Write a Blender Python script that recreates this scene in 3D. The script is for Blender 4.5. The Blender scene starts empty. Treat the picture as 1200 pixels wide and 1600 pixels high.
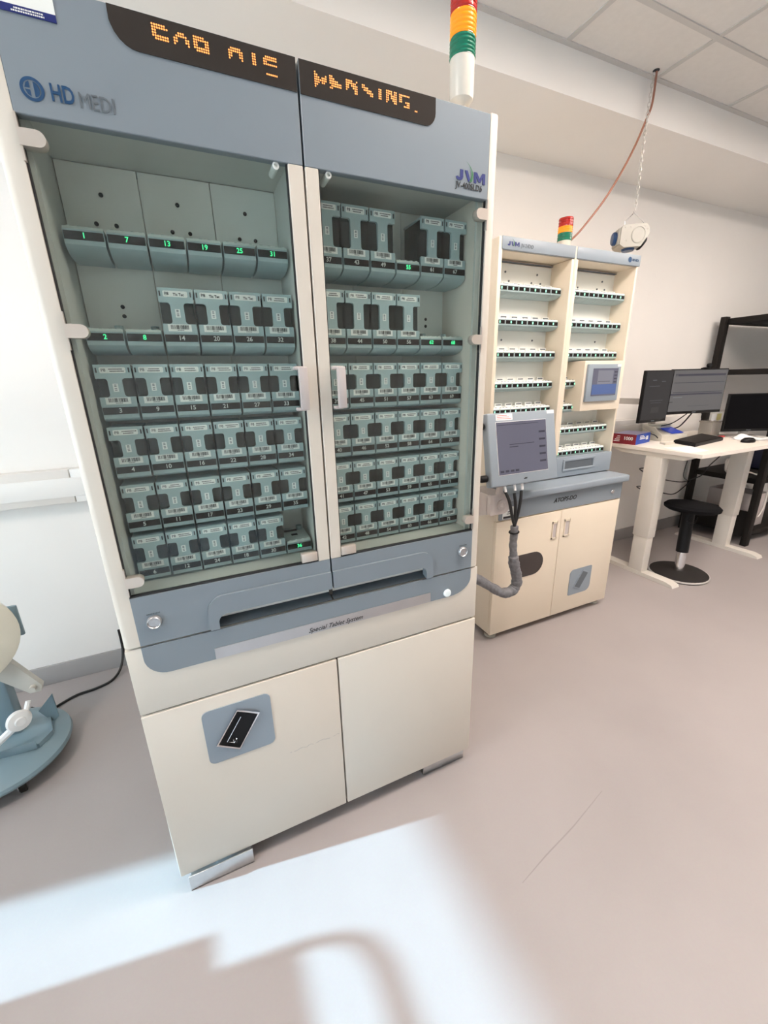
import bpy, bmesh, math, random
from mathutils import Matrix, Vector
random.seed(7)
S = bpy.context.scene
COL = S.collection
PI = math.pi

# ------------------------------------------------------------------ camera, world, sun, lamps, exposure
cam = bpy.data.objects.new('camera', bpy.data.cameras.new('camera'))
COL.objects.link(cam)
cam.data.sensor_fit = 'VERTICAL'
cam.data.sensor_height = 24.0
cam.data.lens = 642.5 / 1600 * 24.0
cam.data.clip_start = 0.02
R_ = ((0.90803436, -0.41825912, -0.02308485), (-0.14715097, -0.26689566, -0.95242496), (0.39219918, 0.86823154, -0.30389767))
cam.matrix_world = Matrix(((R_[0][0], -R_[1][0], -R_[2][0], 0.2294), (R_[0][1], -R_[1][1], -R_[2][1], -1.0223),
                           (R_[0][2], -R_[1][2], -R_[2][2], 1.4510), (0, 0, 0, 1)))
S.camera = cam

S.view_settings.view_transform = 'Standard'
S.view_settings.look = 'None'
S.view_settings.gamma = 1.0
S.view_settings.use_curve_mapping = False
S.view_settings.exposure = 0.98
S.cycles.max_bounces = 10
S.cycles.diffuse_bounces = 6
S.cycles.transparent_max_bounces = 24
S.cycles.caustics_reflective = False
S.cycles.caustics_refractive = False
S.cycles.sample_clamp_indirect = 6.0

W = bpy.data.worlds.new('world'); S.world = W; W.use_nodes = True
bg = W.node_tree.nodes['Background']
bg.inputs['Color'].default_value = (0.78, 0.90, 1.0, 1)
bg.inputs['Strength'].default_value = 4.9

SUN_EL, SUN_AZ = math.radians(20), math.radians(9.5)
sd = Vector((math.cos(SUN_EL) * math.cos(SUN_AZ), -math.cos(SUN_EL) * math.sin(SUN_AZ), -math.sin(SUN_EL)))
sun = bpy.data.objects.new('sun', bpy.data.lights.new('sun', 'SUN'))
COL.objects.link(sun)
sun.data.energy = 8.6
sun.data.angle = math.radians(0.9)
sun.data.color = (0.50, 0.80, 1.0)
sun.rotation_euler = sd.to_track_quat('-Z', 'Y').to_euler()

CEIL_STRENGTH = 17.0
CEIL_COL = (1.0, 0.875, 0.785, 1)
PANELS = [(1.375, -0.40), (2.595, -0.40), (4.425, -0.40), (3.205, -1.0), (-1.065, -0.40)]  # unseen panels; machine, set-back and left window ones added for brightness

# ------------------------------------------------------------------ materials
def mat(name, col, rough=0.5, metal=0.0, noise=0.03, scale=6.0, emit=None, estr=0.0, spec=0.5, bump=0.0):
    m = bpy.data.materials.new(name); m.use_nodes = True
    nt = m.node_tree; b = nt.nodes['Principled BSDF']
    b.inputs['Roughness'].default_value = rough
    b.inputs['Metallic'].default_value = metal
    b.inputs['Specular IOR Level'].default_value = spec
    tc = nt.nodes.new('ShaderNodeTexCoord')
    nz = nt.nodes.new('ShaderNodeTexNoise'); nz.inputs['Scale'].default_value = scale; nz.inputs['Detail'].default_value = 4
    nt.links.new(tc.outputs['Object'], nz.inputs['Vector'])
    rp = nt.nodes.new('ShaderNodeValToRGB')
    rp.color_ramp.elements[0].position = 0.3; rp.color_ramp.elements[1].position = 0.7
    rp.color_ramp.elements[0].color = tuple(c * (1 - noise) for c in col) + (1,)
    rp.color_ramp.elements[1].color = tuple(min(1, c * (1 + noise)) for c in col) + (1,)
    nt.links.new(nz.outputs['Fac'], rp.inputs['Fac'])
    nt.links.new(rp.outputs['Color'], b.inputs['Base Color'])
    if bump:
        bp = nt.nodes.new('ShaderNodeBump'); bp.inputs['Strength'].default_value = bump; bp.inputs['Distance'].default_value = 0.002
        nt.links.new(nz.outputs['Fac'], bp.inputs['Height']); nt.links.new(bp.outputs['Normal'], b.inputs['Normal'])
    if emit:
        b.inputs['Emission Color'].default_value = emit + (1,)
        b.inputs['Emission Strength'].default_value = estr
    return m

def glassy(name, tint, refl=0.07, rough=0.02, body=None, bodyfac=0.0):
    """clear sheet: tinted see-through, a little mirror (more at grazing angles), optional smoky body"""
    m = bpy.data.materials.new(name); m.use_nodes = True
    nt = m.node_tree; nt.nodes.remove(nt.nodes['Principled BSDF']); out = nt.nodes['Material Output']
    tr = nt.nodes.new('ShaderNodeBsdfTransparent'); tr.inputs['Color'].default_value = tint + (1,)
    gl = nt.nodes.new('ShaderNodeBsdfGlossy'); gl.inputs['Roughness'].default_value = rough
    lw = nt.nodes.new('ShaderNodeFresnel'); lw.inputs['IOR'].default_value = 1.45
    mx = nt.nodes.new('ShaderNodeMixShader')
    ge = nt.nodes.new('ShaderNodeNewGeometry'); mr = nt.nodes.new('ShaderNodeMapRange')     # same reflectance on both faces of the sheet
    mr.inputs['To Min'].default_value = 1.45; mr.inputs['To Max'].default_value = 1 / 1.45
    nt.links.new(ge.outputs['Backfacing'], mr.inputs['Value']); nt.links.new(mr.outputs['Result'], lw.inputs['IOR'])
    nt.links.new(lw.outputs['Fac'], mx.inputs['Fac'])
    first = tr
    if body:
        df = nt.nodes.new('ShaderNodeBsdfDiffuse')
        nz = nt.nodes.new('ShaderNodeTexNoise'); nz.inputs['Scale'].default_value = 30
        rp = nt.nodes.new('ShaderNodeValToRGB')
        rp.color_ramp.elements[0].color = tuple(c * .6 for c in body) + (1,); rp.color_ramp.elements[1].color = tuple(c * 1.4 for c in body) + (1,)
        nt.links.new(nz.outputs['Fac'], rp.inputs['Fac']); nt.links.new(rp.outputs['Color'], df.inputs['Color'])
        m2 = nt.nodes.new('ShaderNodeMixShader'); m2.inputs['Fac'].default_value = bodyfac
        nt.links.new(tr.outputs[0], m2.inputs[1]); nt.links.new(df.outputs[0], m2.inputs[2]); first = m2
    nt.links.new(first.outputs[0], mx.inputs[1]); nt.links.new(gl.outputs[0], mx.inputs[2])
    nt.links.new(mx.outputs[0], out.inputs['Surface'])
    return m

M = {}
M['wall'] = mat('wall paint', (0.84, 0.82, 0.79), 0.85, noise=0.012, scale=3)
M['ceil'] = mat('ceiling tile', (0.74, 0.72, 0.69), 0.9, noise=0.02, scale=40)
M['grid'] = mat('ceiling grid', (0.56, 0.55, 0.53), 0.5)
M['duct'] = mat('cable duct plastic', (0.78, 0.76, 0.73), 0.5, noise=0.01)
M['skirt'] = mat('grey skirting', (0.33, 0.315, 0.31), 0.5, noise=0.03)
M['cream'] = mat('cream enamel', (0.69, 0.63, 0.55), 0.38, noise=0.012, scale=3)
M['cream2'] = mat('cream enamel packer', (0.78, 0.685, 0.555), 0.4, noise=0.012, scale=3)
M['inner'] = mat('pale inner steel', (0.82, 0.83, 0.79), 0.5, noise=0.02)
M['innershade'] = mat('shaded inner steel', (0.56, 0.57, 0.53), 0.5, noise=0.02)  # inner steel darkened, side wall shade put into the colour
M['blue'] = mat('blue grey enamel', (0.225, 0.262, 0.295), 0.36, noise=0.015, scale=3)
M['blue2'] = mat('light blue grey plastic', (0.275, 0.325, 0.375), 0.4, noise=0.015)
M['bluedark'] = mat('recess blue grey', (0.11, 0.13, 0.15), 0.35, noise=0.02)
M['base'] = mat('sage grey plastic', (0.34, 0.44, 0.455), 0.4, noise=0.025, scale=25)
M['basetop'] = mat('sage top plastic', (0.50, 0.57, 0.54), 0.45, noise=0.06, scale=60)
M['plate'] = mat('canister front plastic', (0.37, 0.48, 0.495), 0.42, noise=0.03, scale=25)
M['dark'] = mat('dark display window', (0.022, 0.018, 0.018), 0.2, spec=0.15)
M['black'] = mat('black plastic', (0.008, 0.008, 0.009), 0.45, spec=0.2)
M['blackmatt'] = mat('black powder coat', (0.013, 0.011, 0.010), 0.6, spec=0.2)
M['white'] = mat('white label', (0.85, 0.87, 0.84), 0.6, noise=0.01)
M['ink'] = mat('black ink', (0.02, 0.02, 0.022), 0.6)
M['inkgrey'] = mat('grey ink', (0.12, 0.14, 0.16), 0.6)
M['digit'] = mat('printed digit white', (0.62, 0.64, 0.62), 0.6)
M['led'] = mat('green lit digit', (0.05, 0.3, 0.15), 0.5, emit=(0.06, 1.0, 0.36), estr=0.75)
M['led2'] = mat('pale green lit digit', (0.2, 0.5, 0.35), 0.5, emit=(0.35, 1.0, 0.65), estr=0.55)
M['amberdot'] = mat('amber led dot', (0.8, 0.3, 0.08), 0.5, emit=(1.0, 0.30, 0.07), estr=0.75)
M['sign'] = mat('smoked display glass', (0.045, 0.038, 0.034), 0.22, noise=0.03, spec=0.12)
M['steel'] = mat('brushed steel', (0.62, 0.63, 0.64), 0.35, metal=1.0, noise=0.05, scale=40)
M['strip'] = mat('satin aluminium strip', (0.55, 0.54, 0.55), 0.36, metal=0.8, noise=0.04, scale=10)
M['clip'] = mat('satin hinge metal', (0.70, 0.62, 0.55), 0.35, metal=0.6, noise=0.03)
M['handle'] = mat('beige handle', (0.56, 0.50, 0.48), 0.4)
M['chrome'] = mat('chrome', (0.78, 0.78, 0.80), 0.15, metal=1.0)
M['glass'] = glassy('green tinted glass', (0.945, 0.97, 0.955))
M['clear'] = glassy('clear pane', (0.95, 0.97, 0.97))
M['smoke'] = glassy('smoky canister plastic', (0.34, 0.37, 0.37), body=(0.045, 0.05, 0.05), bodyfac=0.45, rough=0.08)
M['logo_blue'] = mat('logo blue', (0.005, 0.055, 0.15), 0.5)
M['logo_navy'] = mat('logo navy', (0.005, 0.016, 0.15), 0.5)
M['logo_green'] = mat('logo green', (0.03, 0.16, 0.06), 0.5)
M['red'] = mat('red lens', (0.42, 0.02, 0.015), 0.15, noise=0.1, scale=80)
M['amber'] = mat('amber lens lit', (0.75, 0.22, 0.01), 0.15, emit=(1.0, 0.26, 0.005), estr=0.28)
M['green'] = mat('green lens', (0.008, 0.17, 0.10), 0.15, noise=0.1, scale=80)
M['lampbase'] = mat('pale lamp base', (0.66, 0.62, 0.55), 0.25)
M['ivory'] = mat('ivory plastic', (0.46, 0.445, 0.40), 0.45)
M['socketblue'] = mat('socket blue', (0.012, 0.05, 0.15), 0.35)
M['copper'] = mat('orange brown cord', (0.31, 0.13, 0.085), 0.5)
M['chain'] = mat('galvanised chain', (0.6, 0.58, 0.55), 0.35, metal=0.7)
M['cable'] = mat('black cable', (0.013, 0.013, 0.014), 0.5)
M['sleeve'] = mat('grey cable sleeve', (0.17, 0.17, 0.185), 0.45, noise=0.25, scale=70, bump=0.6)
M['screen'] = mat('dark lcd', (0.05, 0.05, 0.07), 0.12, emit=(0.15, 0.15, 0.20), estr=0.28)
M['screenlight'] = mat('lcd pale area', (0.05, 0.05, 0.06), 0.2, emit=(0.42, 0.42, 0.50), estr=0.22)
M['screenink'] = mat('lcd dark mark', (0.03, 0.03, 0.04), 0.2, emit=(0.10, 0.10, 0.17), estr=0.08)
M['screenblue'] = mat('lcd blue area', (0.03, 0.05, 0.12), 0.2, emit=(0.10, 0.15, 0.35), estr=0.3)
M['pcscreen'] = mat('lit grey screen', (0.04, 0.04, 0.04), 0.35, spec=0.2, emit=(0.30, 0.29, 0.30), estr=0.15)
M['pcdark'] = mat('dim dark screen', (0.012, 0.012, 0.013), 0.35, spec=0.15, emit=(0.05, 0.047, 0.05), estr=0.2)
M['offscreen'] = mat('switched off screen', (0.004, 0.004, 0.005), 0.5, spec=0.06)
M['deskwhite'] = mat('white desk', (0.82, 0.76, 0.69), 0.5, noise=0.01)
M['metalwhite'] = mat('white powder coat', (0.70, 0.66, 0.60), 0.45)
M['greymetal'] = mat('grey column', (0.50, 0.48, 0.46), 0.4)
M['seat'] = mat('black seat fabric', (0.007, 0.007, 0.008), 0.9, noise=0.2, scale=80, spec=0.1)
M['rubber'] = mat('dark grey rubber', (0.022, 0.019, 0.018), 0.7, spec=0.25)
M['redbox'] = mat('dark red carton', (0.23, 0.012, 0.025), 0.5)
M['bluebox'] = mat('blue carton end', (0.02, 0.07, 0.42), 0.5)
M['lilac'] = mat('lilac carton top', (0.38, 0.36, 0.58), 0.5)
M['paper'] = mat('white paper', (0.88, 0.88, 0.88), 0.7, noise=0.01)
M['note'] = mat('yellow note', (0.75, 0.68, 0.30), 0.7)
M['bluescreen'] = mat('blue screen', (0.02, 0.06, 0.5), 0.4, emit=(0.02, 0.06, 0.6), estr=0.12)
M['device'] = mat('pale device', (0.66, 0.63, 0.55), 0.5)
M['clearbox'] = glassy('cloudy box', (0.75, 0.73, 0.70), body=(0.62, 0.58, 0.53), bodyfac=0.5, rough=0.2)
M['pink'] = mat('pink red wrapper', (0.62, 0.10, 0.10), 0.5)
M['ropewhite'] = mat('white cable', (0.62, 0.58, 0.54), 0.6)
M['navybox'] = mat('dark navy case', (0.012, 0.014, 0.035), 0.3)
M['tblue'] = mat('pale blue enamel', (0.20, 0.285, 0.33), 0.35, noise=0.03)
M['tcream'] = mat('cream drum', (0.78, 0.74, 0.63), 0.4)
M['twhite'] = mat('white knob', (0.80, 0.80, 0.80), 0.35)
M['tgrey'] = mat('pale grey bracket', (0.50, 0.49, 0.45), 0.45)
M['scuff'] = mat('pencil scuff', (0.50, 0.47, 0.45), 0.6)
M['blind'] = mat('added blind cloth', (0.55, 0.55, 0.55), 0.9)
_b = M['blind'].node_tree; _p = _b.nodes['Principled BSDF']     # cloth passes diffuse daylight, added to fill the left side
_t = _b.nodes.new('ShaderNodeBsdfTranslucent'); _t.inputs['Color'].default_value = (.88, .90, .92, 1)
_m = _b.nodes.new('ShaderNodeMixShader'); _m.inputs['Fac'].default_value = .75
_b.links.new(_p.outputs[0], _m.inputs[1]); _b.links.new(_t.outputs[0], _m.inputs[2]); _b.links.new(_m.outputs[0], _b.nodes['Material Output'].inputs['Surface'])
M['lightpanel'] = mat('ceiling light diffuser', (0.9, 0.9, 0.9), 0.5, emit=CEIL_COL[:3], estr=CEIL_STRENGTH)

def floor_mat():
    m = bpy.data.materials.new('vinyl floor'); m.use_nodes = True
    nt = m.node_tree; b = nt.nodes['Principled BSDF']
    tc = nt.nodes.new('ShaderNodeTexCoord')
    n1 = nt.nodes.new('ShaderNodeTexNoise'); n1.inputs['Scale'].default_value = 1.3; n1.inputs['Detail'].default_value = 5
    n2 = nt.nodes.new('ShaderNodeTexNoise'); n2.inputs['Scale'].default_value = 160; n2.inputs['Detail'].default_value = 2
    for n in (n1, n2): nt.links.new(tc.outputs['Object'], n.inputs['Vector'])
    r1 = nt.nodes.new('ShaderNodeValToRGB')
    r1.color_ramp.elements[0].color = (0.362, 0.327, 0.321, 1); r1.color_ramp.elements[1].color = (0.400, 0.363, 0.356, 1)
    r1.color_ramp.elements[0].position = .35; r1.color_ramp.elements[1].position = .65
    nt.links.new(n1.outputs['Fac'], r1.inputs['Fac'])
    mx = nt.nodes.new('ShaderNodeMixRGB'); mx.blend_type = 'MULTIPLY'; mx.inputs['Fac'].default_value = 0.06
    nt.links.new(r1.outputs['Color'], mx.inputs['Color1']); nt.links.new(n2.outputs['Color'], mx.inputs['Color2'])
    nt.links.new(mx.outputs['Color'], b.inputs['Base Color'])
    rr = nt.nodes.new('ShaderNodeMapRange'); rr.inputs['To Min'].default_value = 0.36; rr.inputs['To Max'].default_value = 0.5
    nt.links.new(n1.outputs['Fac'], rr.inputs['Value']); nt.links.new(rr.outputs['Result'], b.inputs['Roughness'])
    b.inputs['Specular IOR Level'].default_value = 0.4
    return m
M['floor'] = floor_mat()

# ------------------------------------------------------------------ mesh builder
def rrect(x0, x1, z0, z1, r, n=5):
    """rounded rectangle outline; r = number or (bl, br, tr, tl)"""
    if not isinstance(r, (tuple, list)): r = (r,) * 4
    pts = []
    for (cx, cz, sx, sz, a0, rr) in ((x0, z0, 1, 1, PI, r[0]), (x1, z0, -1, 1, 1.5 * PI, r[1]), (x1, z1, -1, -1, 0, r[2]), (x0, z1, 1, -1, .5 * PI, r[3])):
        if rr <= 0: pts.append((cx, cz)); continue
        for k in range(n + 1):
            a = a0 + k * .5 * PI / n
            pts.append((cx + sx * rr + rr * math.cos(a), cz + sz * rr + rr * math.sin(a)))
    return pts

def catmull(P, k=8):
    P = [Vector(p) for p in P]; out = []
    for i in range(len(P) - 1):
        p0 = P[max(i - 1, 0)]; p1 = P[i]; p2 = P[i + 1]; p3 = P[min(i + 2, len(P) - 1)]
        for j in range(k):
            t = j / k
            out.append(0.5 * ((2 * p1) + (-p0 + p2) * t + (2 * p0 - 5 * p1 + 4 * p2 - p3) * t * t + (-p0 + 3 * p1 - 3 * p2 + p3) * t ** 3))
    out.append(P[-1]); return out

class MB:
    def __init__(s): s.v = []; s.f = []; s.m = []; s.mats = []
    def _mi(s, m):
        if m is None: return 0
        if m not in s.mats: s.mats.append(m)
        return s.mats.index(m)
    def add(s, v, f, m=None, T=None):
        o = len(s.v); mi = s._mi(m)
        s.v += [tuple(T @ Vector(p)) if T else tuple(p) for p in v]
        s.f += [tuple(i + o for i in q) for q in f]; s.m += [mi] * len(f); return s
    def box(s, x0, x1, y0, y1, z0, z1, bev=0, seg=2, m=None, T=None):
        v = [(x, y, z) for x in (x0, x1) for y in (y0, y1) for z in (z0, z1)]
        f = [(0, 1, 3, 2), (4, 6, 7, 5), (0, 4, 5, 1), (2, 3, 7, 6), (0, 2, 6, 4), (1, 5, 7, 3)]
        if bev:
            b = bmesh.new(); vs = [b.verts.new(p) for p in v]
            for q in f: b.faces.new([vs[i] for i in q])
            bmesh.ops.bevel(b, geom=b.edges[:], offset=bev, segments=seg, profile=.5, affect='EDGES')
            b.verts.index_update()
            v = [tuple(q.co) for q in b.verts]; f = [tuple(q.index for q in fc.verts) for fc in b.faces]; b.free()
        return s.add(v, f, m, T)
    def prism(s, pts, plane, a, b, m=None, T=None):
        def P(u, w, t): return {'xz': (u, t, w), 'xy': (u, w, t), 'yz': (t, u, w)}[plane]
        n = len(pts)
        v = [P(u, w, a) for u, w in pts] + [P(u, w, b) for u, w in pts]
        f = [tuple(range(n)), tuple(range(2 * n - 1, n - 1, -1))] + [(i, i + n, (i + 1) % n + n, (i + 1) % n) for i in range(n)]
        return s.add(v, f, m, T)
    def flat(s, pts, y, m=None, T=None):
        return s.add([(u, y, w) for u, w in pts], [tuple(range(len(pts)))], m, T)
    def tube(s, pts, r, n=8, m=None, smooth=0, closed=False, T=None):
        if smooth: pts = catmull(pts, smooth)
        pts = [Vector(p) for p in pts]; N = len(pts)
        rs = r if isinstance(r, (list, tuple)) else [r] * N
        if len(rs) != N: rs = [rs[min(int(i * len(rs) / N), len(rs) - 1)] for i in range(N)]
        v = []; f = []; up = None
        for i, p in enumerate(pts):
            a = pts[(i - 1) % N] if (closed or i) else p; b = pts[(i + 1) % N] if (closed or i < N - 1) else p
            t = (b - a)
            t = t.normalized() if t.length > 1e-9 else Vector((0, 0, 1))
            if up is None: up = t.orthogonal().normalized()
            up = (up - t * up.dot(t))
            up = up.normalized() if up.length > 1e-6 else t.orthogonal().normalized()
            w = t.cross(up)
            for k in range(n):
                A = 2 * PI * k / n; v.append(tuple(p + (up * math.cos(A) + w * math.sin(A)) * rs[i]))
        for i in range(N if closed else N - 1):
            j = (i + 1) % N
            for k in range(n): f.append((i * n + k, i * n + (k + 1) % n, j * n + (k + 1) % n, j * n + k))
        if not closed: f += [tuple(range(n - 1, -1, -1)), tuple((N - 1) * n + k for k in range(n))]
        return s.add(v, f, m, T)
    def lathe(s, prof, c, axis=(0, 0, 1), n=24, m=None):
        q = Vector((0, 0, 1)).rotation_difference(Vector(axis).normalized()).to_matrix().to_4x4()
        T = Matrix.Translation(Vector(c)) @ q
        v = []; f = []
        for r, h in prof:
            for k in range(n):
                A = 2 * PI * k / n; v.append((r * math.cos(A), r * math.sin(A), h))
        L = len(prof)
        for i in range(L - 1):
            for k in range(n): f.append((i * n + k, i * n + (k + 1) % n, (i + 1) * n + (k + 1) % n, (i + 1) * n + k))
        f += [tuple(range(n - 1, -1, -1)), tuple((L - 1) * n + k for k in range(n))]
        return s.add(v, f, m, T)
    def mesh(s, name, material=None):
        me = bpy.data.meshes.new(name); me.from_pydata(s.v, [], s.f)
        mats = s.mats if s.mats else [material]
        for x in mats: me.materials.append(x if not isinstance(x, str) else M[x])
        if s.mats: me.polygons.foreach_set('material_index', s.m)
        b = bmesh.new(); b.from_mesh(me)
        bmesh.ops.recalc_face_normals(b, faces=b.faces[:]); b.to_mesh(me); b.free()
        me.polygons.foreach_set('use_smooth', [True] * len(me.polygons))
        me.set_sharp_from_angle(angle=math.radians(35)); me.update()
        return me
    def build(s, name, material=None, parent=None, label=None):
        me = s.mesh(name, M[material] if isinstance(material, str) else material)
        o = bpy.data.objects.new(name, me); COL.objects.link(o)
        if parent:
            # vertices were given in world metres: bring them into the parent's frame
            me.transform(Matrix.Translation(-Vector(ORG.get(parent.name, (0, 0, 0))))); o.parent = parent
            ORG[o.name] = ORG.get(parent.name, (0, 0, 0))
        if label: o['label'] = label
        return o
ORG = {}

def thing(name, label, cat, loc=(0, 0, 0), group=None):
    o = bpy.data.objects.new(name, None); COL.objects.link(o)
    o.location = loc; o.empty_display_size = .05
    o['label'] = label; o['category'] = cat
    if group: o['group'] = group
    ORG[o.name] = tuple(loc); return o
def tag(o, label, cat, group=None):
    o['label'] = label; o['category'] = cat
    if group: o['group'] = group
    return o
def recenter(o):
    me = o.data; n = len(me.vertices)
    lo = Vector([min(v.co[i] for v in me.vertices) for i in range(3)]); hi = Vector([max(v.co[i] for v in me.vertices) for i in range(3)])
    c = Vector(((lo[0] + hi[0]) / 2, (lo[1] + hi[1]) / 2, lo[2]))
    me.transform(Matrix.Translation(-c)); o.location = c; return o
def solo(mb, name, material, label, cat, group=None):
    o = recenter(mb.build(name, material)); return tag(o, label, cat, group)
def struct(mb, name, material):
    o = mb.build(name, material); o['kind'] = 'structure'; return o

_tc = {}
def text_data(txt, size, bold=0.0, shear=0.0, align='CENTER', sx=1.0, extr=0.0004):
    key = (txt, size, bold, shear, align, sx)
    if key in _tc: return _tc[key]
    cu = bpy.data.curves.new('t', 'FONT'); cu.body = txt; cu.size = size; cu.offset = bold; cu.shear = shear
    cu.align_x = align; cu.align_y = 'CENTER'; cu.extrude = extr; cu.resolution_u = 3
    ob = bpy.data.objects.new('t', cu); COL.objects.link(ob)
    dg = bpy.context.evaluated_depsgraph_get(); dg.update()
    me = bpy.data.meshes.new_from_object(ob.evaluated_get(dg))
    bpy.data.objects.remove(ob); bpy.data.curves.remove(cu)
    v = [(p.co[0] * sx, p.co[1], p.co[2]) for p in me.vertices]; f = [tuple(p.vertices) for p in me.polygons]
    bpy.data.meshes.remove(me)
    _tc[key] = (v, f); return v, f
FRONT = Matrix.Rotation(PI / 2, 4, 'X')      # text lying in XY stands up and faces -Y
def text(mb, txt, size, loc, T=FRONT, m=None, **k):
    v, f = text_data(txt, size, **k); mb.add(v, f, m, Matrix.Translation(Vector(loc)) @ T); return mb

# ------------------------------------------------------------------ the room
XL, XR, YF, YB, ZC = -3.5, 6.6, -4.2, 1.31, 2.865
fl = struct(MB().box(XL - .3, XR + .2, YF - .2, YB + .2, -.2, 0), 'floor', 'floor')
MB().prism([(.930, -.420), (1.05, -.395), (1.20, -.368), (1.395, -.322), (1.396, -.3195), (1.20, -.3645), (1.05, -.3915), (.930, -.4185)], 'xy', 0, .0005).build('scratch', mat('faint grey scratch', (.31, .28, .275), .6), fl)
struct(MB().box(XL - .3, XR + .2, YF - .2, YB + .2, ZC, ZC + .2), 'ceiling', 'ceil')
struct(MB().box(XL - .2, XR + .2, YB, YB + .15, 0, ZC), 'wall_back', 'wall')
struct(MB().box(XR, XR + .15, YF, YB, 0, ZC), 'wall_right', 'wall')
struct(MB().box(XL, XR, YF - .15, YF, 0, ZC), 'wall_front', 'wall')
WY0, WY1, WZ0, WZ1 = -3.1, 0.765, 0.62, 2.30
struct(MB().box(XL - .2, XL, YF, YB, 0, WZ0).box(XL - .2, XL, YF, YB, WZ1, ZC).box(XL - .2, XL, YF, WY0, WZ0, WZ1).box(XL - .2, XL, WY1, YB, WZ0, WZ1), 'wall_left', 'wall')
wn = MB()
for y in (WY0, (WY0 + WY1) / 2 - .02, WY1 - .04): wn.box(XL - .14, XL - .10, y, y + .04, WZ0, WZ1)
wn.box(XL - .14, XL - .10, WY0, WY1, WZ0, WZ0 + .04).box(XL - .14, XL - .10, WY0, WY1, WZ1 - .04, WZ1)
w1 = struct(wn, 'window_1', 'metalwhite')
MB().box(XL - .125, XL - .120, WY0 + .04, (WY0 + WY1) / 2 - .02, WZ0 + .04, WZ1 - .04).box(XL - .125, XL - .120, (WY0 + WY1) / 2 + .02, WY1 - .04, WZ0 + .04, WZ1 - .04).build('pane', 'clear', w1)
rb = thing('added_blind', 'grey roller blind added out of view over the left window to trim its sunlight', 'blind', (XL - .04, (WY0 + WY1) / 2, 1.590))  # unseen blind added to end the sun patch and soften light
MB().box(XL - .045, XL - .042, WY0, WY1, 1.60, WZ1).build('cloth', 'blind', rb)
MB().tube([(XL - .043, WY0, 1.593), (XL - .043, WY1, 1.593)], .010).build('bottom_rail', 'steel', rb)
MB().tube([(XL - .043, WY0, WZ1 - .03), (XL - .043, WY1, WZ1 - .03)], .025).build('roller', 'steel', rb)
# dropped soffit along the back wall, ceiling grid, cable duct, skirting
struct(MB().box(XL, XR, .79, YB, 2.69, ZC), 'trim_1', 'wall')
g = MB()
k = -9
while 1.985 + .61 * k < XR:
    x = 1.985 + .61 * k; k += 1
    if x > XL + .02: g.box(x - .012, x + .012, YF, .79, ZC - .004, ZC)
for y in (.778, .50, -.10, -.70, -1.30, -1.90, -2.50, -3.10, -3.70): g.box(XL, XR, y - .012, y + .012, ZC - .005, ZC)
struct(g, 'trim_2', 'grid')
dct = MB().box(XL, -.315, YB - .058, YB, .945, 1.10, .004).box(-.312, XR, YB - .058, YB, .945, 1.10, .004)
dct.box(XL, XR, YB - .061, YB, .975, 1.062, .0015)
struct(dct, 'trim_3', 'duct')
struct(MB().box(XL, XR, YB - .012, YB, 0, .106, .003), 'baseboard_back', 'skirt')
struct(MB().box(XR - .012, XR, YF, YB - .012, 0, .106, .003), 'baseboard_right', 'skirt')
struct(MB().box(XL, XL + .012, YF, YB - .012, 0, .106, .003), 'baseboard_left', 'skirt')
lab = {0: 'between the tablet cabinet and the packing machine', 1: 'closest above the packing machine, added to brighten that area', 2: 'closest above the desk', 3: 'set back from the soffit row, added for brightness', 4: 'nearest the left window, added to lift the dim floor'}
for i, (x, y) in enumerate(PANELS):
    t = thing('ceiling_light', 'square white ceiling light panel ' + lab[i], 'ceiling light', (x, y, ZC - .02), 'ceiling light panels')
    fr = MB()
    for a, b, c, d in ((x - .29, x + .29, y - .29, y - .27), (x - .29, x + .29, y + .27, y + .29), (x - .29, x - .27, y - .27, y + .27), (x + .27, x + .29, y - .27, y + .27)): fr.box(a, b, c, d, ZC - .02, ZC)
    fr.build('frame', 'metalwhite', t)
    MB().box(x - .27, x + .27, y - .27, y + .27, ZC - .012, ZC - .006).build('diffuser', 'lightpanel', t)

# ------------------------------------------------------------------ dispenser bases (shared by both machines)
PIT = .0738
def base_mb(deep, w=.0692, d=.105, lip=.029):
    """local: x centred, front face y=0, bottom of face z=0"""
    if deep: pr = [(0, lip), (0, .002), (.004, -.002), (.020, -.009), (.036, -.0125), (.05, -.0135), (d, -.0125), (d, lip)]
    else: pr = [(0, lip), (0, .002), (.003, -.001), (.02, -.006), (.05, -.008), (d, -.008), (d, lip)]
    return MB().prism(pr, 'yz', -w / 2, w / 2)
def hide_proto(): pass
BASE_D = base_mb(True).mesh('dispenser_base', M['base'])
BASE_S = base_mb(False).mesh('dispenser_base', M['base'])
DISP = MB().box(-.0335, .0335, -.0012, .002, .0105, .0255, .0004, 1).mesh('number_display', M['dark'])
# the upper face shown by a base that carries no canister: raised deck with sockets
tp = MB().prism([(0.002, .029), (0.004, .0345), (.09, .0385), (.104, .0385), (.104, .029)], 'yz', -.034, .034, m=M['basetop'])
tp.box(-.012, .006, .040, .052, .0362, .0378, m=M['black'])
tp.box(-.026, .012, .074, .086, .0375, .0395, m=M['black'])
for sx in (-.027, -.009, .009, .024): tp.box(sx, sx + .006, .004, .010, .0345, .0362, m=M['basetop'])
tp.lathe([(.009, 0), (.009, .012), (.005, .013)], (.020, .085, .038), n=10, m=M['base'])
DECK = tp.mesh('docking_deck', None)
def put(me, name, parent, loc, ORGp=None):
    o = bpy.data.objects.new(name, me); COL.objects.link(o); o.parent = parent; o.location = loc; return o
def digit_mesh(txt, material, size=.0138):
    mb = MB(); text(mb, txt, size, (0, 0, 0), bold=.0002)
    return mb.mesh('number', M[material])

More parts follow.
